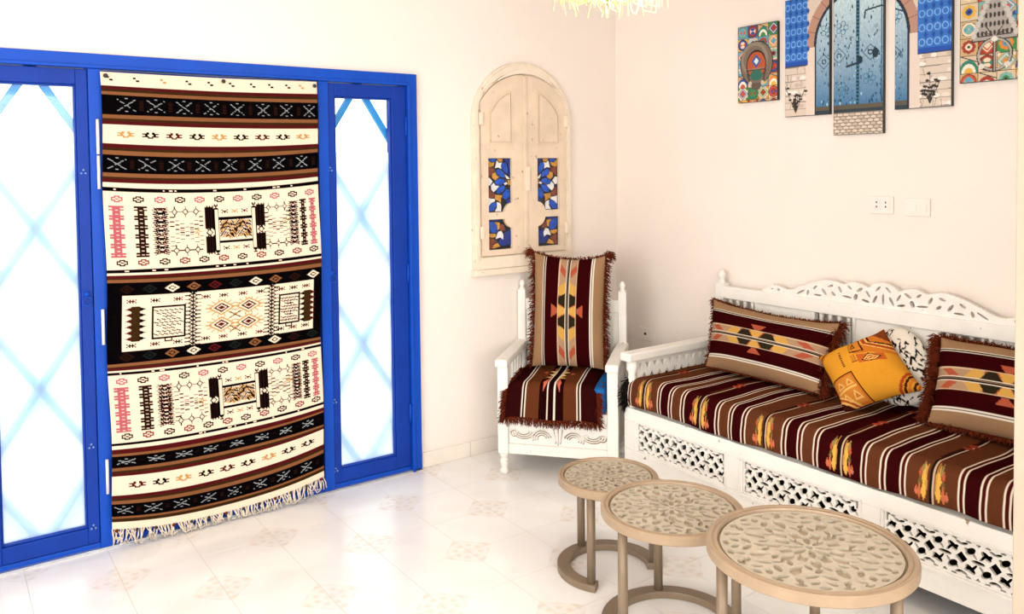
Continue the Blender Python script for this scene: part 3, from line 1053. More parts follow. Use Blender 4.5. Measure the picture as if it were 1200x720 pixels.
def mosaic(cv_, ts, seed):
    g = np.random.default_rng(seed)
    for ty in range(0, cv_.h + ts, ts):
        for tx in range(0, cv_.w + ts, ts):
            x = tx + ts / 2; y = ty + ts / 2
            c = [pal[i] for i in g.permutation(len(pal))[:4]]
            bg = [rgb('c9a878'), c[0], rgb('d8c4a4'), c[3]][g.integers(0, 4)]
            cv_.rect(tx, ty, tx + ts, ty + ts, bg)
            k = g.integers(0, 4)
            if k == 0:
                for a in range(8):
                    t = a * math.pi / 4
                    cv_.ell(x + ts * .27 * math.cos(t), y + ts * .27 * math.sin(t), ts * .13, ts * .13, c[1])
                cv_.ell(x, y, ts * .2, ts * .2, c[2]); cv_.ell(x, y, ts * .09, ts * .09, rgb('2a1a3a'))
            elif k == 1:
                cv_.dia(x, y, ts * .5, ts * .5, c[1]); cv_.dia(x, y, ts * .42, ts * .42, rgb('e8dcc8'), .8); cv_.dia(x, y, ts * .24, ts * .24, c[2])
                for sx in (-1, 1):
                    for sy in (-1, 1): cv_.ell(x + sx * ts * .42, y + sy * ts * .42, ts * .14, ts * .14, c[3])
            elif k == 2:
                cv_.ell(x, y, ts * .46, ts * .46, c[1]); cv_.ell(x, y, ts * .44, ts * .44, rgb('2d241f'), .9)
                cv_.ell(x - ts * .15, y, ts * .13, ts * .2, c[2]); cv_.ell(x + ts * .15, y, ts * .13, ts * .2, c[2])
                cv_.ell(x, y - ts * .15, ts * .2, ts * .13, c[0]); cv_.ell(x, y + ts * .15, ts * .2, ts * .13, c[0])
            else:
                for q in range(3):
                    cv_.ell(x, y + ts * .5, ts * (.55 - .15 * q), ts * (.75 - .22 * q), [c[1], rgb('efe6d6'), c[2]][q])
                cv_.line(tx, ty, tx + ts, ty + ts * .4, 1.6, rgb('2a2a3a'))
            cv_.rect(tx, ty, tx + 1, ty + ts, rgb('463a30')); cv_.rect(tx, ty, tx + ts, ty + 1, rgb('463a30'))


res = .0026
PW = int(.252 / res)
c1 = Cv(PW, int(.403 / res), (0, 0, 0))
mosaic(c1, 25, 3)
x, y = PW * .48, c1.h * .50
c1.ell(x, y, PW * .42, PW * .47, rgb('2a211c')); c1.ell(x, y, PW * .40, PW * .45, rgb('77695c'))
c1.ell(x - 5, y - 8, PW * .34, PW * .36, rgb('8d8072'), .8)
c1.ell(x, y + 3, PW * .25, PW * .31, rgb('241a16')); c1.ell(x, y + 4, PW * .23, PW * .28, rgb('b4552f'))
c1.dia(x, y - 4, 12, 14, rgb('3a5a9a')); c1.dia(x, y - 4, 6, 7, rgb('dfe2e0'))
c1.rect(x - 24, y + 10, x + 22, y + 15, rgb('2b211c')); c1.rect(x - 22, y + 11, x + 20, y + 13, rgb('8b7c6d'))
c1.ell(x, y + 24, 15, 11, rgb('2f6a5a')); c1.poly([(x - 14, y + 40), (x + 14, y + 40), (x + 8, y + 54), (x - 8, y + 54)], rgb('5d5148'))
for sg in (-1, 1):
    c1.line(x + sg * 22, y + 16, x + sg * 16, y + 38, 4, rgb('4b3f36')); c1.ell(x + sg * 15, y + 40, 4, 5, rgb('c4b7a4'))
picture(c1, .985, 1.237, 1.956, 2.359, 'small canvas print of mosaic tiles with round metal door knocker')

c5 = Cv(PW, int(.403 / res), (0, 0, 0))
mosaic(c5, 28, 11)
x = PW * .55
c5.poly([(x, 2), (x - 36, 92), (x + 36, 92)], rgb('3a3535'))
c5.poly([(x, 6), (x - 33, 90), (x + 33, 90)], rgb('a9a29c'))
for k in range(9):
    for sg in (-1, 1): c5.ell(x + sg * (4 + 3.4 * k), 10 + k * 9, 4, 5, rgb('c9c3bd'))
for k in range(5):
    for q in range(-k, k + 1):
        c5.ell(x + q * 6.2, 24 + k * 14, 2.1, 4.2, rgb('3d3532'))
for sg in (-1, 1):
    for k in range(3): c5.line(x + sg * 3, 84, x + sg * (12 + 6 * k), 70 + 7 * k, 1.6, rgb('453c38'))
c5.ell(x, 114, 27, 27, rgb('1f1a1a'), .80); c5.ell(x, 114, 25.5, 25.5, rgb('b0a79d'), .87)
c5.rect(x - 2.5, 90, x + 2.5, 142, rgb('3a3331')); c5.rect(x - 1, 90, x + 1.4, 140, rgb('a89d92'))
c5.ell(x, 90, 5, 4, rgb('e2dcd4'))
for sg in (-1, 1): c5.ell(x + sg * 19, 131, 5, 4, rgb('ded6cc'))
picture(c5, 2.146, 2.398, 1.956, 2.359, 'small canvas print of mosaic tiles with silver triangular brooch')

# one blue door scene running over the three middle canvases
S0, Z1_ = 1.28, 2.56
cd = Cv(int(.845 / res), int(.80 / res), rgb('d9cabb'))
px = lambda s: (s - S0) / res
pz = lambda z: (Z1_ - z) / res
# stone wall courses
for k in range(16):
    z = 1.76 + k * .035
    cd.line(0, pz(z), cd.w, pz(z + .006), 1.3, rgb('8d8078'))
    for q in range(14):
        s = S0 + rng.uniform(0, .84)
        cd.line(px(s), pz(z), px(s) + rng.uniform(-3, 3), pz(z + .033), 1.2, rgb('9a8c84'))
        cd.ell(px(S0 + rng.uniform(0, .84)), pz(z + .016), rng.uniform(4, 10), 3.5, [rgb('e7dad0'), rgb('f1e8e0'), rgb('c7b6aa')][q % 3])
# arch stones and pilasters
ac = 1.690
R_o, R_i, zsp = .285, .227, 2.20
sX = cd.X * res + S0; zY = Z1_ - cd.Y * res
rad = np.hypot(sX - ac, (zY - zsp) / 1.05)
cd.put((zY >= zsp) & (rad < R_o), rgb('b98f7c'))
cd.put((zY < zsp) & (np.abs(sX - ac) < R_o), rgb('e3d2c6'))
for k in range(13):
    a = math.pi * k / 12
    cd.line(px(ac + R_i * math.cos(a)), pz(zsp + R_i * math.sin(a) * 1.05), px(ac + R_o * math.cos(a)), pz(zsp + R_o * math.sin(a) * 1.05), 1.4, rgb('8a6453'))
inner = ((zY >= zsp) & (rad < R_i)) | ((zY < zsp) & (np.abs(sX - ac) < R_i) & (zY > 1.86))
edge = ((zY >= zsp) & (rad < R_i + .014)) | ((zY < zsp) & (np.abs(sX - ac) < R_i + .010) & (zY > 1.86))
cd.put(edge & ~inner, rgb('1e2a3a'))
tt = np.clip((zY - 1.86) / .6, 0, 1)[..., None]
dcol = np.array(rgb('24689a')) * (1 - tt) + np.array(rgb('c9e0e6')) * tt
nzv = rng.normal(0, .10, (cd.h, cd.w, 1)); nzv = (nzv + np.roll(nzv, 1, 0) + np.roll(nzv, 2, 0) + np.roll(nzv, 3, 0)) / 2
cd.a = np.where(inner[..., None], np.clip(dcol * (1 + nzv), 0, 1), cd.a)
ink = rgb('17303f')
for sl in (1.545, 1.80):
    cd.line(px(sl), pz(1.88), px(sl), pz(2.40), 1.6, rgb('2d5a7a'))
cd.rect(px(1.672), pz(2.56), px(1.692), pz(1.87), rgb('3f7690'))
for k in range(40):
    cd.ell(px(1.682), pz(1.875 + k * .0168), 2.6, 2.2, ink)
for s, z in ((1.615, 2.445), (1.745, 2.465)):
    cd.ell(px(s), pz(z), 8, 10, ink); cd.ell(px(s), pz(z), 5, 7, rgb('a7bcc2') if s < 1.7 else ink); cd.ell(px(s), pz(z - .035), 2.5, 4, ink)
cd.line(px(1.715), pz(2.30), px(1.72), pz(2.335), 3, ink); cd.line(px(1.72), pz(2.335), px(1.80), pz(2.345), 3, ink); cd.line(px(1.80), pz(2.345), px(1.90), pz(2.30), 2.4, ink)
for s, z in ((1.585, 2.14), (1.745, 2.14), (1.505, 2.12), (1.855, 2.12)):
    cd.dia(px(s), pz(z), 15, 15, rgb('2b5570'), .86); cd.ell(px(s), pz(z), 5, 5, ink, .6)
for s, z in ((1.60, 2.27), (1.52, 2.27), (1.86, 2.28), (1.60, 1.98), (1.74, 2.02)):
    for k in range(5):
        a = k * 1.257
        cd.ell(px(s) + 8 * math.cos(a), pz(z) + 8 * math.sin(a), 5, 5, rgb('3b7390'), .75)
for k in range(240):
    s = ac + rng.uniform(-.21, .21); z = 1.90 + .56 * rng.random() ** 1.6
    cd.ell(px(s), pz(z), rng.uniform(.7, 1.6), rng.uniform(1, 4), rgb('1d4a66') if k % 6 else rgb('a8d0dc'))
cd.line(px(1.625), pz(2.085), px(1.70), pz(2.10), 4, ink); cd.ell(px(1.77), pz(2.135), 6, 9, ink); cd.ell(px(1.692), pz(2.11), 6, 7, ink)
cd.rect(px(1.46), pz(1.905), px(1.917), pz(1.865), rgb('5d5548'))
cd.rect(px(1.46), pz(1.885), px(1.917), pz(1.865), rgb('2c3b44'))
cd.rect(px(1.552), pz(1.868), px(1.815), pz(1.74), rgb('8a7f74'))
for k in range(7):
    z = 1.765 + k * .0155
    for q in range(9):
        s = 1.56 + q * .031 + (k % 2) * .015
        cd.ell(px(s), pz(z), 5.4, 2.5, rgb('dccdbd') if (q + k) % 3 else rgb('c7b5a3'))
# blue window grilles either side
for sa, sb, zb in ((1.28, 1.412, 2.118), (1.965, 2.13, 2.105)):
    cd.rect(px(sa), pz(2.56 if sa > 1.5 else 2.47), px(sb), pz(zb), rgb('2f6ec4'))
    for k in range(6):
        for q in range(5):
            s = sa + .018 + q * .034; z = zb + .045 + k * .062
            if s < sb - .01 and z < 2.46:
                cd.ell(px(s), pz(z), 5.5, 6.5, rgb('7fb0e6'), .72); cd.dia(px(s + .017), pz(z + .031), 3.5, 6, rgb('1c4c9c'))
    cd.rect(px(sa), pz(zb + .022), px(sb) + 1, pz(zb), rgb('1f4fae')); cd.rect(px(sa), pz(zb), px(sb), pz(zb - .006), rgb('33405a'))
# plants in ink against the stones
for bx, sg in ((1.345, 1), (2.02, 1)):
    for k in range(7):
        a = R(60 + k * 10)
        L = rng.uniform(.05, .17)
        ex, ez = bx + L * math.cos(a) * (1 if k % 2 else -1) * .8, 1.885 + L * math.sin(a)
        cd.line(px(bx), pz(1.882), px(ex), pz(ez), 1.3, rgb('3a332e'))
        for q in range(3):
            cd.ell(px(bx + (ex - bx) * (.5 + .2 * q)) + rng.uniform(-5, 5), pz(1.882 + (ez - 1.882) * (.5 + .22 * q)), 3.6, 2.2, rgb('2d2824'))


def crop(s0, s1, z0, z1):
    c = Cv(2, 2, 0)
    c.a = cd.a[max(0, int(pz(z1))):int(pz(z0)), int(px(s0)):int(px(s1))]
    return c


picture(crop(1.283, 1.535, 1.865, 2.45), 1.283, 1.535, 1.865, 2.45, 'canvas print of blue window grille left of an arched blue door')
picture(crop(1.556, 1.808, 1.763, 2.55), 1.556, 1.808, 1.763, 2.55, 'tallest middle canvas print of old studded light blue door over cobbles')
picture(crop(1.862, 2.114, 1.865, 2.45), 1.862, 2.114, 1.865, 2.45, 'canvas print of blue window grille right of an arched blue door')

# ================================================================== sockets and switch
t = thing('wall_socket', (0, -1.782, 1.395), 'ivory double wall socket above the sofa, four dark holes', 'socket')
MB().box(-.009, -.0005, -1.850, -1.735, 1.393, 1.473).build('plate', plastic, t, bevel=.003)
for dy in (-.024, .020):
    MB().box(-.0115, -.009, -1.7915 + dy - .018, -1.7915 + dy + .018, 1.412, 1.456).build('module', plastic, t, bevel=.001)
    for dz in (-.010, .010):
        MB().box(-.0122, -.0116, -1.7915 + dy - .003, -1.7915 + dy + .003, 1.436 + dz - .004, 1.436 + dz + .004).build('hole', slot_m, t)
t = thing('light_switch', (0, -1.962, 1.388), 'ivory two-rocker light switch beside the double socket above the sofa', 'switch')
MB().box(-.009, -.0005, -2.018, -1.905, 1.388, 1.468).build('plate', plastic, t, bevel=.003)
for dy in (-.022, .022):
    o = MB().prism([(-.009, 1.405), (-.0125, 1.405), (-.0105, 1.450), (-.009, 1.450)], 1, -1.9615 + dy - .019, -1.9615 + dy + .019).build('rocker', plastic, t)
t = thing('wall_socket', (0, -.262, .55), 'low single wall socket in the corner behind the armchair', 'socket')
MB().box(-.009, -.0005, -.312, -.212, .555, .632).build('plate', simple('beige_plastic', (.88, .80, .73), rough=.4, var=.03), t, bevel=.003)
MB().box(-.0105, -.009, -.272, -.252, .588, .602).build('hole', slot_m, t)

# ================================================================== soft furnishing helpers
def strands(name, mat, parent, anchors, dirs, lo, hi, per, rad=.0022, spread=.35, droop=.3, label=None):
    """loose wool strands growing from a polyline of anchors along dirs"""
    b = MB()
    n = len(anchors)
    for i in range(n):
        p = V(anchors[i]); d = V(dirs[i]).normalized()
        q = V(anchors[min(i + 1, n - 1)])
        for k in range(per):
            s = p.lerp(q, rng.random())
            L = rng.uniform(lo, hi)
            w_ = V((rng.normal(0, spread), rng.normal(0, spread), rng.normal(0, spread)))
            dd = (d + w_).normalized()
            e1 = s + dd * L * .5
            e2 = e1 + (dd + V((0, 0, -droop)) + V(tuple(rng.normal(0, .3, 3)))).normalized() * L * .5
            b.tube([s, e1, e2], rad, 3, taper=.5)
    o = b.build(name, mat, parent, smooth=True)
    return tag(o, label, kind='stuff')


def cushion(root, corners, thick, canvas, back, nu=90, nv=70, pinch=.05, nrm=None, sag=0., mat=None, rnd=None):
    """stuffed cover: corners TL, TR, BR, BL in the room, bulging to both sides; returns edge loop points"""
    TL, TR, BR, BL = [np.array(c, float) for c in corners]
    u = np.linspace(0, 1, nu); v = np.linspace(0, 1, nv)
    Ug, Vg = np.meshgrid(u, v)
    a = 2 * Ug - 1; b = 2 * Vg - 1
    # edges drawn in between the corners
    a2 = a * (1 - pinch * (1 - b ** 2)); b2 = b * (1 - pinch * (1 - a ** 2))
    if rnd:                     # rounder outline
        a2 = a * np.sqrt(1 - rnd * b * b / 2); b2 = b * np.sqrt(1 - rnd * a * a / 2)
    uu = ((a2 + 1) / 2)[..., None]; vv = ((b2 + 1) / 2)[..., None]
    P = (TL * (1 - uu) + TR * uu) * (1 - vv) + (BL * (1 - uu) + BR * uu) * vv
    n = np.cross(TR - TL, BL - TL); n /= np.linalg.norm(n)
    n = -n
    if nrm is not None and np.dot(n, nrm) < 0:
        n = -n
    prof = ((1 - a ** 2).clip(0) ** .55) * ((1 - b ** 2).clip(0) ** .55)
    wr = .006 * np.sin(a * 7 + b * 3) * np.sin(b * 6 - a * 2) * (1 - prof)
    P = P - np.array([0, 0, 1]) * sag * (1 - a[..., None] ** 2) * (1 - vv)
    F = P + n * (prof * thick * .62 + wr)[..., None]
    B = P - n * (prof * thick * .38)[..., None]
    H, W = canvas.a.shape[:2]
    col = canvas.a[(Vg * (H - 1)).astype(int), (Ug * (W - 1)).astype(int)]
    f_ = np.dot(np.cross(TR - TL, BL - TL), n) < 0      # grid winding faces -n of (u x v)
    o = link('cover', sheet_mesh('cover', F, col), mat or kilim_m, root)
    bc = np.zeros_like(col); bc[:] = back
    o2 = link('back_cover', sheet_mesh('back_cover', B, bc), mat or kilim_m, root)
    for ob, flip in ((o, not f_), (o2, f_)):
        if flip:
            ob.data.flip_normals()
    top = [tuple(P[0, i]) for i in range(0, nu, 3)]
    bot = [tuple(P[-1, i]) for i in range(0, nu, 3)]
    lef = [tuple(P[j, 0]) for j in range(0, nv, 3)]
    rig = [tuple(P[j, -1]) for j in range(0, nv, 3)]
    return dict(top=top, bot=bot, lef=lef, rig=rig, ux=(TR - TL) / np.linalg.norm(TR - TL), vy=(BL - TL) / np.linalg.norm(BL - TL), n=n)


def kilim_pillow(stripes_horizontal=True, W=200, H=120):
    """tan / maroon striped pillow cover with stepped yellow, coral and black triangles along the middle"""
    tan, mar, wh, bk = rgb('9a7859'), rgb('300608'), rgb('e8dccb'), rgb('0d0606')
    ye, co, ol, pk = rgb('c99a4c'), rgb('a8523a'), rgb('2b2417'), rgb('a9876a')
    c = Cv(W, H, mar)
    c.rect(0, 0, W, .14 * H, tan); c.rect(0, .86 * H, W, H, tan)
    for a0 in (.14, .825):
        y_ = int(a0 * H); c.rect(0, y_, W, y_ + 2, wh); c.rect(0, y_ + 2, W, y_ + 4, bk); c.rect(0, y_ + 4, W, y_ + 6, wh)
    c.rect(0, .375 * H, W, .635 * H, pk)
    c.rect(0, .375 * H, W, .385 * H, rgb('cdb192')); c.rect(0, .625 * H, W, .635 * H, rgb('cdb192'))
    m = .505 * H
    q = .115 * H            # half band height per row
    for sg in (-1, 1):
        yb = m + sg * .02 * H
        ye_ = m + sg * .125 * H
        st = W * .075

        def tri(cx, col, inv=False, k=1.0):
            w_ = st * k
            if not inv: c.poly([(cx - w_, ye_), (cx + w_, ye_), (cx + w_ * .35, yb), (cx - w_ * .35, yb)], col)
            else: c.poly([(cx - w_, yb), (cx + w_, yb), (cx + w_ * .35, ye_), (cx - w_ * .35, ye_)], col)
        cx = W * .5
        c.rect(cx - st * 1.9, min(yb, ye_), cx + st * 1.9, max(yb, ye_), co)
        tri(cx - st * 2.6, ye, True, 1.1); tri(cx + st * 2.6, ye, True, 1.1)
        tri(cx - st * 1.3, ol, True, 1.0); tri(cx + st * 1.3, ol, True, 1.0)
        tri(cx, ye, False, .75)
        for s2 in (-1, 1):
            x = cx + s2 * st * 5.0
            c.poly([(x - st * .9, (yb + ye_) / 2 + sg * q * .3), (x, yb + sg * 1), (x + st * .9, (yb + ye_) / 2 - sg * q * .3), (x, ye_ - sg * 1)], co)
        # coral triangle standing out in the maroon field
        c.poly([(cx - st * .25, m + sg * .14 * H), (cx + st * .25, m + sg * .14 * H), (cx + st * .85, m + sg * .225 * H), (cx - st * .85, m + sg * .225 * H)], co)
    c.rect(0, m - .016 * H, W, m + .016 * H, bk); c.rect(0, m - .004 * H, W, m + .004 * H, rgb('8c6f52'))
    c.rect(0, m + .016 * H, W, m + .028 * H, wh); c.rect(0, m - .028 * H, W, m - .016 * H, wh)
    if not stripes_horizontal:
        c.a = np.ascontiguousarray(np.transpose(c.a, (1, 0, 2)))
    return c


# ================================================================== carved sofa
SY0, SY1, SD = -.832, -2.866, -.72
sofa = thing('carved_sofa', (-.38, -1.85, 0), 'long white carved wooden sofa with pierced fretwork front and crest', 'sofa')
panels = [(-.918, -1.474), (-1.576, -2.122), (-2.224, -2.780)]
ft = MB()
ft.box(SD, SD + .045, SY1, SY0, .337, .405).box(SD, SD + .045, SY1, SY0, .105, .195)
ed = [SY0] + [q for p in panels for q in p] + [SY1]
for k in range(0, len(ed), 2):
    ft.box(SD, SD + .045, ed[k + 1], ed[k], .195, .337)
ft.build('front_frame', white_paint, sofa, bevel=.003)
# thin raised fillets around the fret panels
for (ya, yb) in panels:
    b = MB()
    b.box(SD - .004, SD, yb - .014, ya + .014, .345, .350).box(SD - .004, SD, yb - .014, ya + .014, .182, .187)
    b.box(SD - .004, SD, ya + .010, ya + .015, .187, .345).box(SD - .004, SD, yb - .015, yb - .010, .187, .345)
    b.build('fillet', white_paint, sofa)


def fret(X, Y):
    """interlaced stars and leaves: holes of the fretwork panel, 5 repeats"""
    w_, h_ = .556, .142
    P = w_ / 5
    xm = np.mod(X, P) - P / 2          # lozenge in the middle of each repeat
    xe = np.abs(np.mod(X + P / 2, P) - P / 2)
    y = Y - h_ / 2
    ya = np.abs(y)
    ax = np.abs(xm)
    loz = .0165 - (ax + ya * .95)
    leaf = 1 - (xe / .021) ** 2 - (ya / .0065) ** 2
    # clover blobs above and below, turned
    def rot(dx, dy, a): return dx * math.cos(a) + dy * math.sin(a), -dx * math.sin(a) + dy * math.cos(a)
    u, v = rot(ax - .030, ya - .031, .7)
    blob = 1 - (u / .0175) ** 2 - (v / .0095) ** 2
    u, v = rot(ax - .018, ya - .033, -.6)
    blob2 = 1 - (u / .0085) ** 2 - (v / .0055) ** 2
    u, v = rot(ax - .043, ya - .020, -.9)
    arc = 1 - (u / .013) ** 2 - (v / .0042) ** 2
    u, v = rot(ax - .008, ya - .050, .35)
    arc2 = 1 - (u / .014) ** 2 - (v / .0050) ** 2
    tri = np.minimum(.0645 - ya, (ya - .050) - xe * 1.15)
    seg = 1 - ((ax - .024) / .010) ** 2 - ((ya - .0615) / .0036) ** 2
    dot = 1 - ((ax) / .006) ** 2 - ((ya - .0285) / .0075) ** 2
    hole = np.maximum.reduce([loz / .0165 + .22, leaf + .15, blob + .30, blob2 + .15, arc + .1, arc2, tri / .0165 - .1, seg])
    # plain rim, with squared corner slots
    rim = np.minimum(np.minimum(X - .006, w_ - .006 - X), np.minimum(Y - .004, h_ - .004 - Y))
    hole = np.minimum(hole, rim / .004)
    cx = np.minimum(X, w_ - X); cyy = np.minimum(Y, h_ - Y)
    cor = np.minimum(np.maximum(.014 - cx, .011 - cyy), np.minimum(np.minimum(cx - .006, cyy - .004), np.minimum(.034 - cx, .034 - cyy)))
    guard = (cx < .020) & (cyy < .036)
    hole = np.where(guard, cor / .004, hole)
    return -hole


for (ya, yb) in panels:
    tag(pierced('fretwork_panel', white_carve, sofa, fret, .556, .142, 230, 60, .012,
                lambda x, y, t, ya=ya, L=(ya - yb): (SD + .022 - t, ya - x * L / .556, .195 + y)), 'pierced white fretwork panel')
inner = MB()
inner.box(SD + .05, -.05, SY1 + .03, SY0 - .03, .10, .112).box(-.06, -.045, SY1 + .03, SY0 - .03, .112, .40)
inner.build('inner_shade_boards', dark_in, sofa)  # boards added inside, coloured dark so the fret holes read as shade
bm_box('seat_deck', white_paint, sofa, SD + .046, -.05, SY1 + .02, SY0 - .02, .385, .403)
for yy in (SY0, SY1 + .03):
    bm_box('side_board', white_paint, sofa, SD + .046, -.04, yy - .03, yy, .105, .384)


def turned_foot(c, h_, r, M=None):
    return MB(M).lathe(c, [(r * .75, 0), (r * .95, h_ * .06), (r * .95, h_ * .2), (r * .62, h_ * .28), (r * .8, h_ * .42), (r, h_ * .55), (r * .85, h_ * .7), (r * .65, h_ * .78), (r, h_ * .86), (r, h_)], 16)


for yy in (SY0 - .04, SY1 + .04):
    for xx in (SD + .04, -.09):
        turned_foot((xx, yy, 0), .105, .036).build('foot', white_paint, sofa, smooth=True)
turned_foot((SD + .04, -1.85, 0), .105, .036).build('foot', white_paint, sofa, smooth=True)
# arms
for yc in (SY0 - .028, SY1 + .028):
    arm = MB().box(SD - .02, -.08, yc - .036, yc + .036, .640, .684).build('armrest', white_paint, sofa, bevel=.008)
    MB().lathe((SD + .03, yc, .405), [(.026, 0), (.026, .02), (.017, .035), (.028, .075), (.030, .10), (.018, .135), (.022, .15), (.018, .165), (.028, .19), (.028, .236)], 16).build('arm_post', white_paint, sofa, smooth=True)
    def tri_f(X, Y):
        xm = np.abs(np.mod(X, .055) - .0275); xn = np.abs(np.mod(X + .0275, .055) - .0275)
        t1 = np.minimum(.207 - Y, (Y - .168) * .55 - xm)
        t2 = np.minimum(Y - .122, (.162 - Y) * .55 - xn)
        return -np.minimum(np.maximum(t1, t2), np.minimum(X - .02, .56 - X))
    pierced('arm_fretwork', white_carve, sofa, tri_f,   .58, .225, 174, 66, .014, lambda x, y, t, yc=yc: (SD + .055 + x, yc - .007 + t, .412 + y))
# back: posts, rails, stiles, spindles, panels
bx0, bx1 = -.082, -.038
for yc in (SY0 - .075, SY1 + .075):
    b = MB().box(bx0 - .004, bx1 + .004, yc - .027, yc + .027, .38, .985)
    post = b.build('back_post', white_paint, sofa, bevel=.004)
    MB().lathe((-.06, yc, .985), [(.022, 0), (.024, .006), (.012, .014), (.020, .028), (.024, .042), (.016, .058), (.006, .066), (.004, .076)], 14).build('finial', white_paint, post, smooth=True)
MB().box(bx0, bx1, SY1 + .10, SY0 - .10, .905, .970).build('top_rail', white_paint, sofa, bevel=.005)
MB().box(bx0, bx1, SY1 + .10, SY0 - .10, .42, .60).build('lower_rail', white_paint, sofa, bevel=.005)
groups = [(-.945, -1.135), (-1.495, -1.69), (-2.105, -2.295), (-2.57, -2.755)]
for ya, yb in groups:
    n = 4
    for k in range(n):
        yc = ya + (yb - ya) * (k + .5) / n
        MB().lathe((-.06, yc, .60), [(.010, 0), (.013, .02), (.008, .04), (.014, .12), (.008, .16), (.014, .22), (.009, .28), (.012, .305)], 10).build('spindle', white_paint, sofa, smooth=True)
for ya, yb in ((-1.145, -1.485), (-1.70, -2.095), (-2.305, -2.56)):
    L = ya - yb

    def orn(X, Y, L=L):
        dx = np.abs(X - L / 2); dy = Y - .10
        r = np.hypot(dx, dy * .9); a = np.arctan2(dy, dx)
        ringh = np.minimum(.012 - np.abs(r - .095), np.cos(a * 9) * .02 + .004)
        ring2 = np.minimum(.010 - np.abs(r - .060), np.cos(a * 7 + 1) * .02 + .002)
        core = .022 - r
        return -np.maximum.reduce([ringh, ring2, core])
    pierced('back_panel', white_carve, sofa, orn, L, .305, 130, 100, .016, lambda x, y, t, ya=ya: (-.052 - t, ya - x, .60 + y))
    for y_ in (ya, yb):
        bm_box('stile', white_paint, sofa, -.078, -.048, y_ - .008, y_ + .008, .60, .905, bevel=.002)

# pierced crest rail
CL, CRT = 1.18, 2.50
prof = [(0, .118), (.045, .105), (.075, .082), (.10, .095), (.15, .104), (.20, .085), (.225, .092), (.27, .100), (.31, .094), (.36, .080), (.42, .055), (.48, .030), (.52, .026), (.56, .040), (.60, .042), (.63, .030), (.66, .006)]
pxs = [p[0] for p in prof]; pys = [p[1] for p in prof]


def crest(X, Y):
    s = np.abs(X - (CRT - CL) / 2)
    H = np.interp(s, pxs, pys)
    out = np.minimum(H - Y, Y + .001)
    holes = []

    def e(cx, cy, rx, ry, a):
        dx, dy = s - cx, Y - cy
        u = dx * math.cos(a) + dy * math.sin(a); v = -dx * math.sin(a) + dy * math.cos(a)
        holes.append((1 - (u / rx) ** 2 - (v / ry) ** 2) * min(rx, ry) * .7)
    for q in [(0, .040, .006, .026, 0), (.024, .085, .017, .006, -.8), (.040, .035, .007, .022, .5), (.073, .055, .018, .006, 1.0), (.085, .022, .020, .006, .2), (.115, .070, .018, .007, -.5),
              (.135, .035, .010, .016, .4), (.165, .075, .014, .006, .6), (.18, .030, .026, .005, .1), (.215, .060, .007, .017, -.5), (.25, .035, .014, .007, .6), (.265, .072, .016, .006, -.3),
              (.30, .040, .007, .020, -.7), (.335, .020, .022, .005, 0), (.35, .055, .016, .006, -.6), (.39, .025, .007, .014, .3), (.43, .024, .028, .005, -.5), (.56, .020, .010, .006, 0), (.60, .020, .007, .004, 0)]:
        e(*q)
    return np.minimum(out, -np.maximum.reduce(holes))


pierced('crest', white_carve, sofa, crest, CRT - CL, .125, 330, 42, .020, lambda x, y, t: (-.050 - t, -CL - x, .970 + y))

# mattress and striped throw
mt = MB().box(SD + .02, -.10, SY1 + .06, SY0 - .05, .404, .556).build('seat_mattress', ticking, None, bevel=.03)
tag(mt, 'white mattress hidden under the striped sofa throw', 'mattress')

TY0, TY1 = -.862, -2.862
NV, NU = 640, 200
prof_pts = []
for t in np.linspace(0, 1, NU):
    # walk along the profile: flat seat from the back, round the nose, down the front
    Lf, La, Ld = .565, .085, .115
    d = t * (Lf + La + Ld)
    if d < Lf: prof_pts.append((-.105 - d, .566))
    elif d < Lf + La:
        a = (d - Lf) / La * math.pi / 2
        prof_pts.append((-.105 - Lf - .054 * math.sin(a), .566 - .054 * (1 - math.cos(a))))
    else:
        e_ = (d - Lf - La)
        prof_pts.append((-.105 - Lf - .054 - .006 * math.sin(e_ / Ld * 3), .512 - e_ * .092 / .115))
prof_pts = np.array(prof_pts)
Ycol = np.linspace(TY0, TY1, NV)
P = np.zeros((NU, NV, 3))
P[:, :, 0] = prof_pts[:, 0][:, None]
P[:, :, 2] = prof_pts[:, 1][:, None]
P[:, :, 1] = Ycol[None, :]
tt_ = np.linspace(0, 1, NU)[:, None]
P[:, :, 2] += .005 * np.sin(Ycol * 9 + 2)[None, :] * np.sin(tt_ * 5) + .004 * np.sin(Ycol * 23)[None, :] * tt_ * (1 - tt_) * 3
P[:, :, 0] -= (.004 * np.sin(Ycol * 31) * (1 + .6 * np.sin(Ycol * 7)))[None, :] * np.clip((tt_ - .7) / .3, 0, 1)
P[:, :, 1] += .010 * np.sin(tt_ * 14 + Ycol[None, :] * 3) * np.clip(1 - np.abs(tt_ - .3) * 2.5, 0, 1) * .6
# left end sinks a little over the mattress edge
P[:, :, 2] -= .035 * np.exp(-((Ycol - TY0) / .03) ** 2)[None, :] * np.clip(1 - (tt_ - .6) * 3, 0, 1)
BR_, MA_, WH_ = rgb('5c331f'), rgb('32080a'), rgb('e3d2bd')
cs = Cv(NV, NU, BR_)
yof = lambda y: (TY0 - y) / (TY0 - TY1) * NV
F0, FP = -.985, .355


def wpair(x):
    cs.rect(x - 5, 0, x - 3, NU, WH_); cs.rect(x - 3, 0, x + 1, NU, rgb('451210')); cs.rect(x + 1, 0, x + 3, NU, WH_)


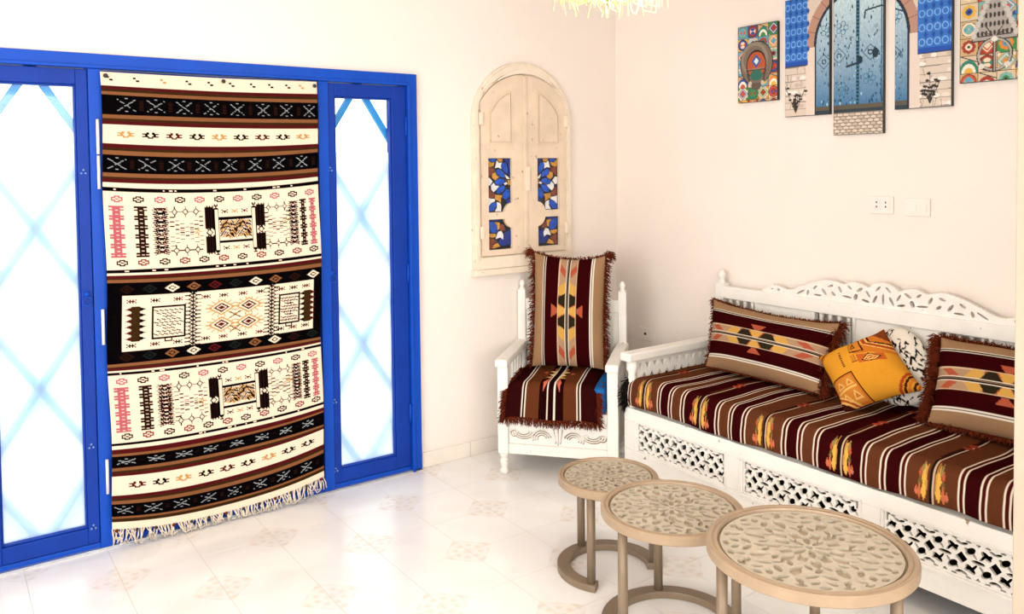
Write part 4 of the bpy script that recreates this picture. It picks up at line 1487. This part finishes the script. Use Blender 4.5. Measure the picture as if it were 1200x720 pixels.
for k in range(-1, 7):
    c0 = yof(F0 - FP * k)
    g = BR_ if k % 2 == 0 else MA_
    h_ = MA_ if k % 2 == 0 else BR_
    u = FP / 2.0 * NV         # columns per half metre -> scale
    per = FP / (TY0 - TY1) * NV
    cs.rect(c0 - .28 * per, 0, c0 + .28 * per, NU, g)
    cs.rect(c0 + .30 * per, 0, c0 + .50 * per, NU, h_)
    cs.rect(c0 + .50 * per, 0, c0 + .72 * per, NU, g)
for k in range(-1, 7):
    c0 = yof(F0 - FP * k); per = FP / (TY0 - TY1) * NV
    for q in (.29, .50, .71): wpair(c0 + q * per)
    # flame motif on the drop and nose, thin dark line with cream threads running back over the seat
    cs.rect(c0 - 5, 0, c0 + 5, NU * .70, rgb('3a1512') if k % 2 == 0 else rgb('5a2c16'))
    cs.rect(c0 - 2, 0, c0 + 1, NU, (.01, .008, .006)); cs.rect(c0 + 1, 0, c0 + 3, NU, rgb('caa990'))
    v0, v1 = NU * .755, NU * .99
    for sg in (-1, 1):
        for a, (lo, hi, dx, wd, col) in enumerate(((.02, .95, 4.5, 2.2, 'b98a48'), (.10, .62, 6.2, 2.6, 'd8a54a'), (.38, .98, 6.0, 2.8, 'dca94e'), (.05, .35, 7.5, 2.0, '8d7a4a'),
                                                    (.30, .70, 9.5, 2.0, '6d5a34'), (.52, .98, 9.8, 2.4, 'c06a48'), (.62, .90, 12.5, 2.0, 'c96f50'), (.20, .42, 9.5, 1.8, 'b5593e'))):
            dx, wd = dx * 1.35, wd * 1.05
            ya_, yb_ = v0 + lo * (v1 - v0), v0 + hi * (v1 - v0)
            cs.poly([(c0 + sg * (dx - wd * .2), ya_), (c0 + sg * (dx + wd), (ya_ * .35 + yb_ * .65)), (c0 + sg * dx, yb_), (c0 + sg * (dx - wd), (ya_ * .35 + yb_ * .65))], rgb(col))
    # coral hearts on the seat, half way to the back
    for vv_ in (.42, .47, .12):
        cs.poly([(c0 - 8, NU * vv_), (c0, NU * (vv_ + .03)), (c0 + 8, NU * vv_), (c0, NU * (vv_ - .025))], rgb('a8452e') if k % 2 else rgb('8d3a28'))
cs.rect(0, 0, 2, NU, WH_)
throw = thing('sofa_throw', (-.4, -1.86, .41), 'brown and maroon striped kilim throw with flame motifs covering the sofa seat', 'throw')
o = link('woven_cloth', sheet_mesh('woven_cloth', P, cs.a), kilim_m, throw)
solid(o, .006, -1)
anch = [tuple(P[i, 0]) for i in range(0, NU, 3)]
strands('fringe', fr_black, throw, anch, [(0 - .15, 1, -.55)] * len(anch),   .022, .062, 24, rad=.003, spread=.4, droop=.9, label='short black end fringe')

# ---- cushions on the sofa
def pillow_on_sofa(name, label, corners, thick, canvas, back, nrm=(-1, -.2, .4), pinch=.05, sag=0., mat=None, rnd=None, cat='cushion', group=None, **k):
    cen = [sum(c[i] for c in corners) / 4 for i in range(3)]
    base = min(c[2] for c in corners)
    t = thing(name, (cen[0], cen[1], base), label, cat, group)
    e = cushion(t, corners, thick, canvas, back, nrm=np.array(nrm), pinch=pinch, sag=sag, mat=mat, rnd=rnd, **k)
    return t, e


kc = kilim_pillow(True, 260, 150)
cl = [(-.150, -.925, .905), (-.150, -1.680, .885), (-.320, -1.690, .585), (-.330, -1.035, .590)]
t, e = pillow_on_sofa('kilim_cushion', 'wide striped maroon and tan kilim cushion at the left end of the sofa', cl, .17, kc, rgb('3a1410'), nu=180, nv=110, pinch=.045, sag=.02, group='fringed kilim cushions')
for side, d, lo, hi, per in (('rig', e['ux'], .03, .06, 16), ('top', -e['vy'], .008, .020, 8), ('lef', -e['ux'], .012, .03, 5), ('bot', e['vy'], .006, .014, 5)):
    strands('fringe', fr_brown, t, e[side], [tuple(d + e['n'] * .35)] * len(e[side]), lo, hi, per, rad=.0026, spread=.45, droop=.7)

c_r = [(-.145, -2.140, .895), (-.145, -2.780, .895), (-.330, -2.800, .595), (-.330, -2.185, .585)]
t, e = pillow_on_sofa('kilim_cushion', 'striped maroon and tan kilim cushion against the wall pier', c_r, .17, kc, rgb('3a1410'), nu=170, nv=110, pinch=.04, group='fringed kilim cushions')
for side, d, lo, hi, per in (('lef', -e['ux'], .03, .065, 22), ('top', -e['vy'], .012, .03, 10), ('bot', e['vy'], .012, .03, 10)):
    strands('fringe', fr_brown, t, e[side], [tuple(d + e['n'] * .35)] * len(e[side]), lo, hi, per, rad=.0026, spread=.45, droop=.7)

# black and white cushion behind the orange one
cb = Cv(130, 130, rgb('e6ddd0'))
for k in range(170):
    x_, y_ = rng.uniform(0, 130, 2)
    a = rng.uniform(0, math.pi)
    L = rng.uniform(2, 5)
    cb.line(x_ - L * math.cos(a), y_ - L * math.sin(a), x_ + L * math.cos(a), y_ + L * math.sin(a), 3.2, (.008, .007, .006))
cbw = [(-.125, -1.825, .905), (-.125, -2.085, .900), (-.245, -2.150, .590), (-.235, -1.820, .600)]
pillow_on_sofa('spotted_cushion', 'white cushion with black marks tucked behind the orange cushion', cbw, .09, cb, rgb('dcd3c6'), pinch=0, rnd=.95)

# orange printed cushion, standing on one corner
co_ = Cv(160, 160, rgb('d9952e'))
og, rd, pk_, bn = rgb('c9742a'), rgb('a8451f'), rgb('e6b868'), rgb('3d160e')
Q = lambda pts: [(x_ * 160, y_ * 160) for x_, y_ in pts]
co_.poly(Q([(.60, 0), (1, 0), (1, .40), (.80, .30), (.60, .26)]), og)
co_.poly(Q([(.84, 0), (1, 0), (1, .18)]), rgb('7a3a1c'))
for off, c_, w_ in ((.80, bn, 3), (.775, pk_, 3), (.745, rd, 5), (.71, pk_, 2)):
    co_.line(off * 160, 0, (off + .04) * 160, .14 * 160, w_, c_); co_.line((off + .04) * 160, .14 * 160, 160, (.22 + (.80 - off) * 1.2) * 160, w_, c_)
co_.poly(Q([(.50, .02), (.70, .02), (.72, .22), (.50, .20)]), rgb('cf8333'))
for p_, q_ in (((.50, .02), (.50, .21)), ((.50, .21), (.74, .24)), ((.70, .02), (.74, .24))):
    co_.line(p_[0] * 160, p_[1] * 160, q_[0] * 160, q_[1] * 160, 3, bn)
co_.poly(Q([(.55, .17), (.60, .06), (.65, .17)]), bn); co_.poly(Q([(.575, .15), (.60, .10), (.625, .15)]), og)
co_.poly(Q([(.62, .28), (.92, .36), (.92, .56), (.62, .50)]), rgb('bf6029'))
for r_, c_ in ((20, bn), (16, pk_), (12, rd), (8, pk_), (4, rd)):
    co_.dia(.78 * 160, .42 * 160, r_ * .9, r_ * .9, c_)
for k in range(4):
    co_.rect((.46 + .036 * k) * 160, .27 * 160, (.478 + .036 * k) * 160, .40 * 160, rgb('a7642c'))
co_.rect(.45 * 160, .405 * 160, .62 * 160, .42 * 160, bn)
co_.rect(.335 * 160, .12 * 160, .345 * 160, .46 * 160, bn)
for k in range(9):
    co_.rect(.275 * 160, (.14 + .034 * k) * 160, .312 * 160, (.158 + .034 * k) * 160, (.02, .01, .008))
co_.rect(0, .62 * 160, .36 * 160, 160, og)
co_.rect(0, .62 * 160, .36 * 160, .64 * 160, bn); co_.rect(.34 * 160, .62 * 160, .36 * 160, 160, bn)
co_.rect(.04 * 160, .67 * 160, .31 * 160, .98 * 160, rgb('d08436')); co_.rect(.04 * 160, .81 * 160, .31 * 160, .83 * 160, pk_)
for x_, y_ in ((.11, .69), (.24, .69), (.11, .85), (.24, .85)):
    co_.poly(Q([(x_ - .055, y_ + .10), (x_, y_), (x_ + .055, y_ + .10)]), pk_); co_.poly(Q([(x_ - .03, y_ + .085), (x_, y_ + .03), (x_ + .03, y_ + .085)]), og)
co_.poly(Q([(0, .90), (.12, 1), (0, 1)]), bn)
for k, c_ in enumerate((pk_, rd, pk_)):
    co_.line(0, (.88 - .03 * k) * 160, (.14 + .03 * k) * 160, 160, 2.6, c_)
for k, c_ in enumerate((rd, bn, og, bn)):
    co_.line(0, (.16 - .04 * k) * 160, (.16 - .04 * k) * 160, 0, 3.2, c_)
for k, c_ in enumerate((rd, bn, og, bn, rd)):
    co_.line((.80 + .04 * k) * 160, 160, 160, (.80 + .04 * k) * 160, 3, c_)
ix_ = np.linspace(-1, 1, 200)
ix_ = np.clip(((np.sign(ix_) * np.abs(ix_) ** .72 + 1) / 2 * 159).round().astype(int), 0, 159)
co_.a = co_.a[ix_][:, ix_]
# TL = upper-left corner of the print -> left tip, going clockwise: top, right, bottom
orr = [(-.285, -1.655, .745), (-.215, -1.930, .905), (-.300, -2.150, .705), (-.395, -1.860, .555)]
pillow_on_sofa('square_cushion', 'orange square cushion with aztec print leaning on one corner', orr, .15, co_, rgb('b9601f'), pinch=.06, nu=180, nv=180)

# ================================================================== white carved armchair
FLc = V((-1.127, -.361, 0)); av = V((.65, -.76, 0)).normalized(); bv = V((.76, .65, 0)).normalized()
o0 = FLc - av * .045
MC = Matrix(((av.x, bv.x, 0, o0.x), (av.y, bv.y, 0, o0.y), (0, 0, 1, 0), (0, 0, 0, 1)))
cw, cdp = .637, .50
ch_c = MC @ V((cw / 2, cdp / 2, 0))
chair = thing('carved_armchair', (ch_c.x, ch_c.y, 0), 'white carved wooden armchair with turned feet standing in the corner', 'armchair')


def cb_(name, x0, x1, y0, y1, z0, z1, m=white_paint, bev=.004):
    return bm_box(name, m, chair, x0, x1, y0, y1, z0, z1, M=MC, bevel=bev)


for x0 in (0, cw - .056):
    cb_('front_post', x0, x0 + .056, 0, .056, .112, .578)
    turned_foot((x0 + .028, .028, 0), .112, .026, MC).build('foot', white_paint, chair, smooth=True)
    post = cb_('back_post', x0 + .004, x0 + .050, cdp - .046, cdp, .112, .920)
    turned_foot((x0 + .028, cdp - .025, 0), .112, .026, MC).build('foot', white_paint, chair, smooth=True)
    MB(MC).lathe((x0 + .027, cdp - .023, .920), [(.019, 0), (.021, .006), (.010, .013), (.019, .028), (.014, .046), (.005, .056)], 12).build('finial', white_paint, post, smooth=True)
    # armrest slopes gently up to the back
    b = MB(MC)
    xa, xb = x0 - .006, x0 + .062
    b.add([(xa, -.03, .578), (xb, -.03, .578), (xb, cdp - .03, .590), (xa, cdp - .03, .590), (xa, -.03, .618), (xb, -.03, .618), (xb, cdp - .03, .630), (xa, cdp - .03, .630)],
          [(0, 3, 2, 1), (4, 5, 6, 7), (0, 1, 5, 4), (1, 2, 6, 5), (2, 3, 7, 6), (3, 0, 4, 7)])
    b.build('armrest', white_paint, chair, bevel=.008)
    for k in range(6):
        yc = .095 + k * .062
        MB(MC).lathe((x0 + .028, yc, .345), [(.010, 0), (.012, .02), (.007, .04), (.012, .10), (.007, .14), (.011, .19), (.009, .246)], 10).build('spindle', white_paint, chair, smooth=True)
    cb_('side_board', x0 + .010, x0 + .034, .056, cdp - .046, .112, .345)
cb_('front_rail', .056, cw - .056, .008, .040, .300, .350)
cb_('front_rail', .056, cw - .056, .008, .040, .112, .165)
fp = cb_('front_panel', .056, cw - .056, .020, .034, .165, .300, m=white_carve, bev=.002)
# carved scrolls standing proud of the front panel
def scroll(pts, r=.0045):
    b = MB(MC)
    b.tube([(x_, .018, z_) for x_, z_ in pts], r, 6, taper=.5)
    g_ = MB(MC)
    g_.tube([(x_ + .002, .0185, z_ - r - .0012) for x_, z_ in pts], .0030, 5)  # thin brown tube along the lower side of the scroll
    g_.build('scroll_line', scroll_line_m, fp, smooth=True)
    return b.build('scroll', white_carve, fp, smooth=True)


cxm = cw / 2
for sg in (-1, 1):
    for k in range(3):
        r0 = .050 - .013 * k
        scroll([(cxm + sg * (.085 + r0 * math.cos(a)), .205 + r0 * .85 * math.sin(a)) for a in np.linspace(-.3, 2.9, 14)])
    for k in range(3):
        r0 = .060 - .014 * k
        scroll([(cxm + sg * (.185 + r0 * math.cos(a)), .245 + r0 * .75 * math.sin(a)) for a in np.linspace(3.4, 5.9, 12)])
    scroll([(cxm + sg * (.235 + .018 * math.cos(a)), .225 + .016 * math.sin(a)) for a in np.linspace(0, 6.2, 16)], .004)
    scroll([(cxm + sg * (.012 + .012 * t), .185 + .075 * t) for t in np.linspace(0, 1, 6)])
scroll([(cxm, .178), (cxm, .215), (cxm, .26)], .005)
cb_('seat_deck', .034, cw - .034, .040, cdp - .02, .325, .346)
cb_('back_panel', .050, cw - .050, cdp - .034, cdp - .016, .346, .800, m=white_carve)
b = MB(MC)
b.prism([(.050, .80), (cw - .050, .80), (cw - .050, .868), (cw - .09, .872), (cw - .13, .900), (cw - .19, .915), (cxm, .945), (.19, .915), (.13, .900), (.09, .872), (.050, .868)], 1, cdp - .042, cdp - .010)
b.build('crest_rail', white_paint, chair, bevel=.004)
for x0 in (.075, cw / 2 + .02):
    b = MB(MC)
    x1 = x0 + cw / 2 - .095
    b.box(x0, x1, cdp - .042, cdp - .034, .76, .772).box(x0, x1, cdp - .042, cdp - .034, .40, .412).box(x0, x0 + .012, cdp - .042, cdp - .034, .412, .76).box(x1 - .012, x1, cdp - .042, cdp - .034, .412, .76)
    b.build('panel_moulding', white_paint, chair)

bc = MC @ V((cw / 2, .24, .347))
tag(MB(MC).box(.064, cw - .064, .003, .42, .347, .486).build('seat_cushion', fabric_blue, None, bevel=.025, origin=bc), 'bright blue seat cushion peeking out under the brown chair throw', 'cushion')

# brown striped throw folded over the chair seat
NA, NB = 150, 130
cc = Cv(NA, NB, rgb('2c0a0b'))
mar2, brn2, wh2 = rgb('2c0a0b'), rgb('5e321c'), rgb('e6d8c6')
X_ = lambda u: u * NA
cc.rect(X_(.20), 0, X_(.80), NB, brn2)
cc.rect(X_(.365), 0, X_(.635), NB, rgb('210607'))
cc.poly([(X_(.30), 0), (X_(.70), 0), (X_(.70), NB * .42), (X_(.635), NB * .55), (X_(.365), NB * .55), (X_(.30), NB * .42)], brn2)
cc.rect(X_(.40), 0, X_(.60), NB, rgb('210607'))
for u in (.20, .80):
    cc.rect(X_(u) - 4, 0, X_(u) - 1.6, NB, wh2); cc.rect(X_(u) - 1.6, 0, X_(u) + .6, NB, rgb('1c0505')); cc.rect(X_(u) + .6, 0, X_(u) + 2.8, NB, wh2)
for u in (.462, .538):
    cc.rect(X_(u) - 1.6, 0, X_(u) + 1.0, NB, wh2)
for sg in (-1, 1):
    for r0, (va, vb, da, db, col) in enumerate(((.10, .22, .05, .09, 'c9724f'), (.20, .32, .045, .12, 'dfb874'), (.32, .44, .045, .10, 'e3c891'), (.26, .36, .14, .19, 'b4583c'), (.44, .52, .05, .12, 'd9a95c'))):
        x_ = X_(.5)
        cc.poly([(x_ + sg * X_(da), NB * va), (x_ + sg * X_(db), NB * (va + vb) / 2), (x_ + sg * X_(da), NB * vb)], rgb(col))
    cc.poly([(X_(.5) + sg * X_(.055), NB * .53), (X_(.5) + sg * X_(.10), NB * .63), (X_(.5) + sg * X_(.09), NB * .73), (X_(.5) + sg * X_(.05), NB * .64)], rgb('d06a52'))
P = np.zeros((NB, NA, 3))
ua = np.linspace(0, 1, NA)
for j in range(NB):
    t = j / (NB - 1)
    Lf, La, Ld = .36, .07, .150
    d = t * (Lf + La + Ld)
    if d < Lf: yy_, zz_ = .40 - d, .500
    elif d < Lf + La:
        a = (d - Lf) / La * math.pi / 2
        yy_, zz_ = .04 - .045 * math.sin(a), .500 - .045 * (1 - math.cos(a))
    else:
        q = d - Lf - La
        yy_, zz_ = -.005 - .012 * (q / Ld), .455 - q * .93
    inset = .012 * math.sin(t * 4)
    for i in range(NA):
        x_ = .052 + inset + ua[i] * (.478 - inset * 1.5)
        edge = max(0, abs(ua[i] - .5) - .42) / .08
        p = MC @ V((x_, yy_ - .004 * math.sin(ua[i] * 11 + t * 3) * t, zz_ - .022 * edge ** 2 * (1 if d < Lf + La else .3) + .003 * math.sin(ua[i] * 9) * math.sin(t * 8)))
        P[j, i] = p
cp_ = MC @ V((.28, .1, .33))
cth = thing('chair_throw', tuple(cp_), 'brown striped fringed throw draped over the armchair seat', 'throw')
o = link('woven_cloth', sheet_mesh('woven_cloth', P, cc.a), kilim_m, cth)
solid(o, .006, -1)
for a_, d_, lo, hi, per in (([tuple(P[-1, i]) for i in range(0, NA, 3)], -bv * .15 + V((0, 0, -1)), .026, .05, 7),
                            ([tuple(P[j, 0]) for j in range(0, NB, 3)], -av * .8 - bv * .4 + V((0, 0, -.5)), .02, .05, 13),
                            ([tuple(P[j, -1]) for j in range(0, NB, 3)], av * .8 - bv * .4 + V((0, 0, -.5)), .02, .05, 13)):
    strands('fringe', fr_brown, cth, a_, [tuple(d_)] * len(a_), lo, hi, per, rad=.0026, spread=.30, droop=.6)

# tall fringed pillow on the chair
kv = kilim_pillow(False, 260, 150)
cq = [MC @ V(p) for p in ((.118, .415, 1.140), (.522, .415, 1.125), (.528, .270, .520), (.130, .270, .520))]
t, e = pillow_on_sofa('kilim_cushion', 'upright striped maroon and tan kilim cushion with shaggy fringe on the armchair', [tuple(c) for c in cq], .15, kv, rgb('3a1410'), nrm=tuple(-bv), nu=110, nv=170, pinch=.035, sag=.02, group='fringed kilim cushions')
for side, d, lo, hi, per in (('lef', -e['ux'], .015, .05, 7), ('rig', e['ux'], .015, .05, 9), ('top', -e['vy'], .006, .022, 6)):
    strands('fringe', fr_brown, t, e[side], [tuple(d - np.array((0, 0, .35)))] * len(e[side]), lo, hi, per, rad=.0026, spread=.35, droop=.5)
    if side == 'top': continue
for c in (e['top'][0], e['top'][-1]):
    strands('fringe', fr_brown, t, [c] * 3, [tuple((e['ux'] if c == e['top'][-1] else -e['ux']) * 1.0 - e['vy'] * .25)] * 3, .04, .075, 26, rad=.0026, spread=.35, droop=.8)

# ================================================================== nest of three round tables
def table(cx, cy, h_, Rr, a0, label, seed):
    t = thing('round_side_table', (cx, cy, 0), label, 'table', 'nest of round side tables')
    rim_h = .033
    MB().lathe((cx, cy, h_ - rim_h), [(Rr * .80, 0), (Rr - .004, 0), (Rr, .004), (Rr, rim_h - .006), (Rr - .006, rim_h), (Rr * .945, rim_h), (Rr * .935, rim_h - .003), (Rr * .925, rim_h - .001), (Rr * .895, rim_h - .001),
                                             (Rr * .885, rim_h - .007), (Rr * .885, .004)], 72).build('rim', rim_m, t, smooth=True).data.polygons
    rim = [o_ for o_ in t.children][-1]
    md = rim.modifiers.new('edge', 'EDGE_SPLIT'); md.split_angle = R(35)
    MB().lathe((cx, cy, h_ - .024), [(.001, 0), (Rr * .882, 0), (Rr * .882, .008), (.001, .008)], 48).build('panel_bed', carve_bed, t)
    Rp = Rr * .874

    def fld(X, Y):
        x = X - Rp; y = Y - Rp
        r = np.hypot(x, y) / Rp; a = np.arctan2(y, x)
        hs = []

        def pet(nf, ph, rc, lr, wa, tw=0.):
            am = np.mod(a - ph + math.pi / nf, 2 * math.pi / nf) - math.pi / nf
            lr, wa = lr * 1.15, wa * 1.2
            u = (r - rc); v = am * r
            uu = u * math.cos(tw) + v * math.sin(tw); vv_ = -u * math.sin(tw) + v * math.cos(tw)
            hs.append((1 - (uu / lr) ** 2 - (np.abs(vv_) / wa) ** 1.5) * min(lr, wa))
        pet(8, 0, .17, .085, .030); pet(8, .39, .30, .075, .035, .5); pet(8, .39, .30, .075, .035, -.5)
        pet(8, 0, .40, .085, .045); pet(16, .196, .50, .055, .025, .6); pet(16, .0, .56, .06, .028, -.5)
        pet(8, .39, .64, .085, .050); pet(8, .13, .70, .075, .030, .9); pet(8, -.13, .70, .075, .030, -.9)
        pet(16, .1, .83, .055, .030, .7); pet(16, -.1, .83, .055, .030, -.7); pet(24, 0, .92, .03, .05)
        hs.append(.035 - r)
        hole = (np.maximum.reduce(hs) + .006) * Rp
        return np.minimum((.985 - r) * Rp, -hole)
    pierced('carved_panel', carve_m, t, fld, 2 * Rp, 2 * Rp, 120, 120, .009, lambda x, y, q: (cx - Rp + x, cy - Rp + y, h_ - .016 + q))
    rb = Rr * .90
    for a in (a0, a0 + 120, a0 - 120):
        lx, ly = cx + rb * math.cos(R(a)), cy + rb * math.sin(R(a))
        MB().lathe((lx, ly, .026), [(.0165, 0), (.0165, h_ - rim_h - .026)], 18).build('leg', taupe_shaded, t, smooth=True)
        tg = [o_ for o_ in t.children][-1]
        md = tg.modifiers.new('edge', 'EDGE_SPLIT'); md.split_angle = R(40)
    # C-shaped floor ring, open between two of the legs
    vs_, fs_ = [], []
    n = 60
    wi, wo, hh = rb - .026, rb + .026, .027
    pad = math.degrees(.022 / rb)
    for k in range(n + 1):
        a = R(a0 - 120 - pad + (240 + 2 * pad) * k / n)
        for rr0, z0 in ((wi, 0.0005), (wo, 0.0005), (wo, hh), (wi, hh)):
            vs_.append((cx + rr0 * math.cos(a), cy + rr0 * math.sin(a), z0))
    for k in range(n):
        for q in range(4):
            fs_.append((k * 4 + q, k * 4 + (q + 1) % 4, (k + 1) * 4 + (q + 1) % 4, (k + 1) * 4 + q))
    fs_ += [(3, 2, 1, 0), (n * 4, n * 4 + 1, n * 4 + 2, n * 4 + 3)]
    MB().add(vs_, fs_).build('base_ring', taupe_shaded, t, bevel=.003)
    return t


table(-1.378, -1.440, .388, .201, 87, 'smallest taupe round table with carved top, nearest the armchair', 1)
table(-1.487, -1.893, .437, .247, 57, 'middle-sized taupe round table with carved top, between the other two', 2)
table(-1.462, -2.425, .490, .299, 31, 'largest taupe round table with carved top, nearest the viewer', 3)

# ================================================================== raffia pendant lamp
LX, LY, LZ = -1.716, -1.847, 2.30
lamp = thing('pendant_lamp', (LX, LY, LZ), 'shaggy pale yellow raffia pendant lamp hanging from the ceiling', 'lamp')
MB().tube([(LX, LY, LZ + .16), (LX, LY, CEIL - .03)], .004, 8).build('cord', fr_cream, lamp, smooth=True)
MB().lathe((LX, LY, CEIL - .035), [(.03, 0), (.05, .01), (.05, .033)], 20).build('ceiling_rose', plastic, lamp, smooth=True)
MB().lathe((LX, LY, LZ + .10), [(.05, 0), (.085, .02), (.05, .055), (.02, .07)], 20).build('cap', straw, lamp, smooth=True)
for zr, rr0 in ((LZ + .06, .15), (LZ - .02, .17)):
    MB().tube([(LX + rr0 * math.cos(a), LY + rr0 * math.sin(a), zr) for a in np.linspace(0, 2 * math.pi, 41)], .004, 6).build('hoop', straw, lamp, smooth=True)
b = MB()
for k in range(1500):
    a = rng.uniform(0, 2 * math.pi)
    r0 = .05 + .03 * rng.random()
    r1 = rng.uniform(.10, .185)
    zb = LZ - .085 - .035 * rng.random() + (.05 if rng.random() < .4 else 0)
    if rng.random() < .05: zb -= .05
    t1 = a + rng.normal(0, .15)
    b.tube([(LX + r0 * math.cos(a), LY + r0 * math.sin(a), LZ + .14), (LX + r1 * math.cos(t1), LY + r1 * math.sin(t1), LZ + .05),
            (LX + (r1 + .012) * math.cos(t1), LY + (r1 + .012) * math.sin(t1), (LZ + zb) / 2 - .0),
            (LX + (r1 + rng.normal(0, .02)) * math.cos(t1 + rng.normal(0, .1)), LY + (r1 + rng.normal(0, .02)) * math.sin(t1), zb)] + ([(LX + (r1 - .03) * math.cos(t1 + .12), LY + (r1 - .03) * math.sin(t1 + .12), zb + .012), (LX + (r1 - .03) * math.cos(t1 + .2), LY + (r1 - .03) * math.sin(t1 + .2), zb + .04)] if k % 3 == 0 else []), .0010, 3)
tag(b.build('raffia_fringe', straw, lamp, smooth=True), 'loose raffia strands', kind='stuff')
bulb = MB().lathe((LX, LY, LZ + .03), [(.012, .06), (.014, .05), (.03, .02), (.032, 0), (.02, -.022), (.004, -.03)], 16)
bm, nt, bs = nodemat('lit_bulb')
bs.inputs['Emission Color'].default_value = (1, .9, .7, 1)
bs.inputs['Emission Strength'].default_value = 6
bulb.build('bulb', bm, lamp, smooth=True)
ld = bpy.data.lights.new('pendant_light', 'POINT')
ld.energy = 34; ld.color = (1, .88, .68); ld.shadow_soft_size = .06
lo_ = bpy.data.objects.new('pendant_light', ld)
C.objects.link(lo_)
lo_.parent = lamp
lo_.location = (0, 0, -.06)
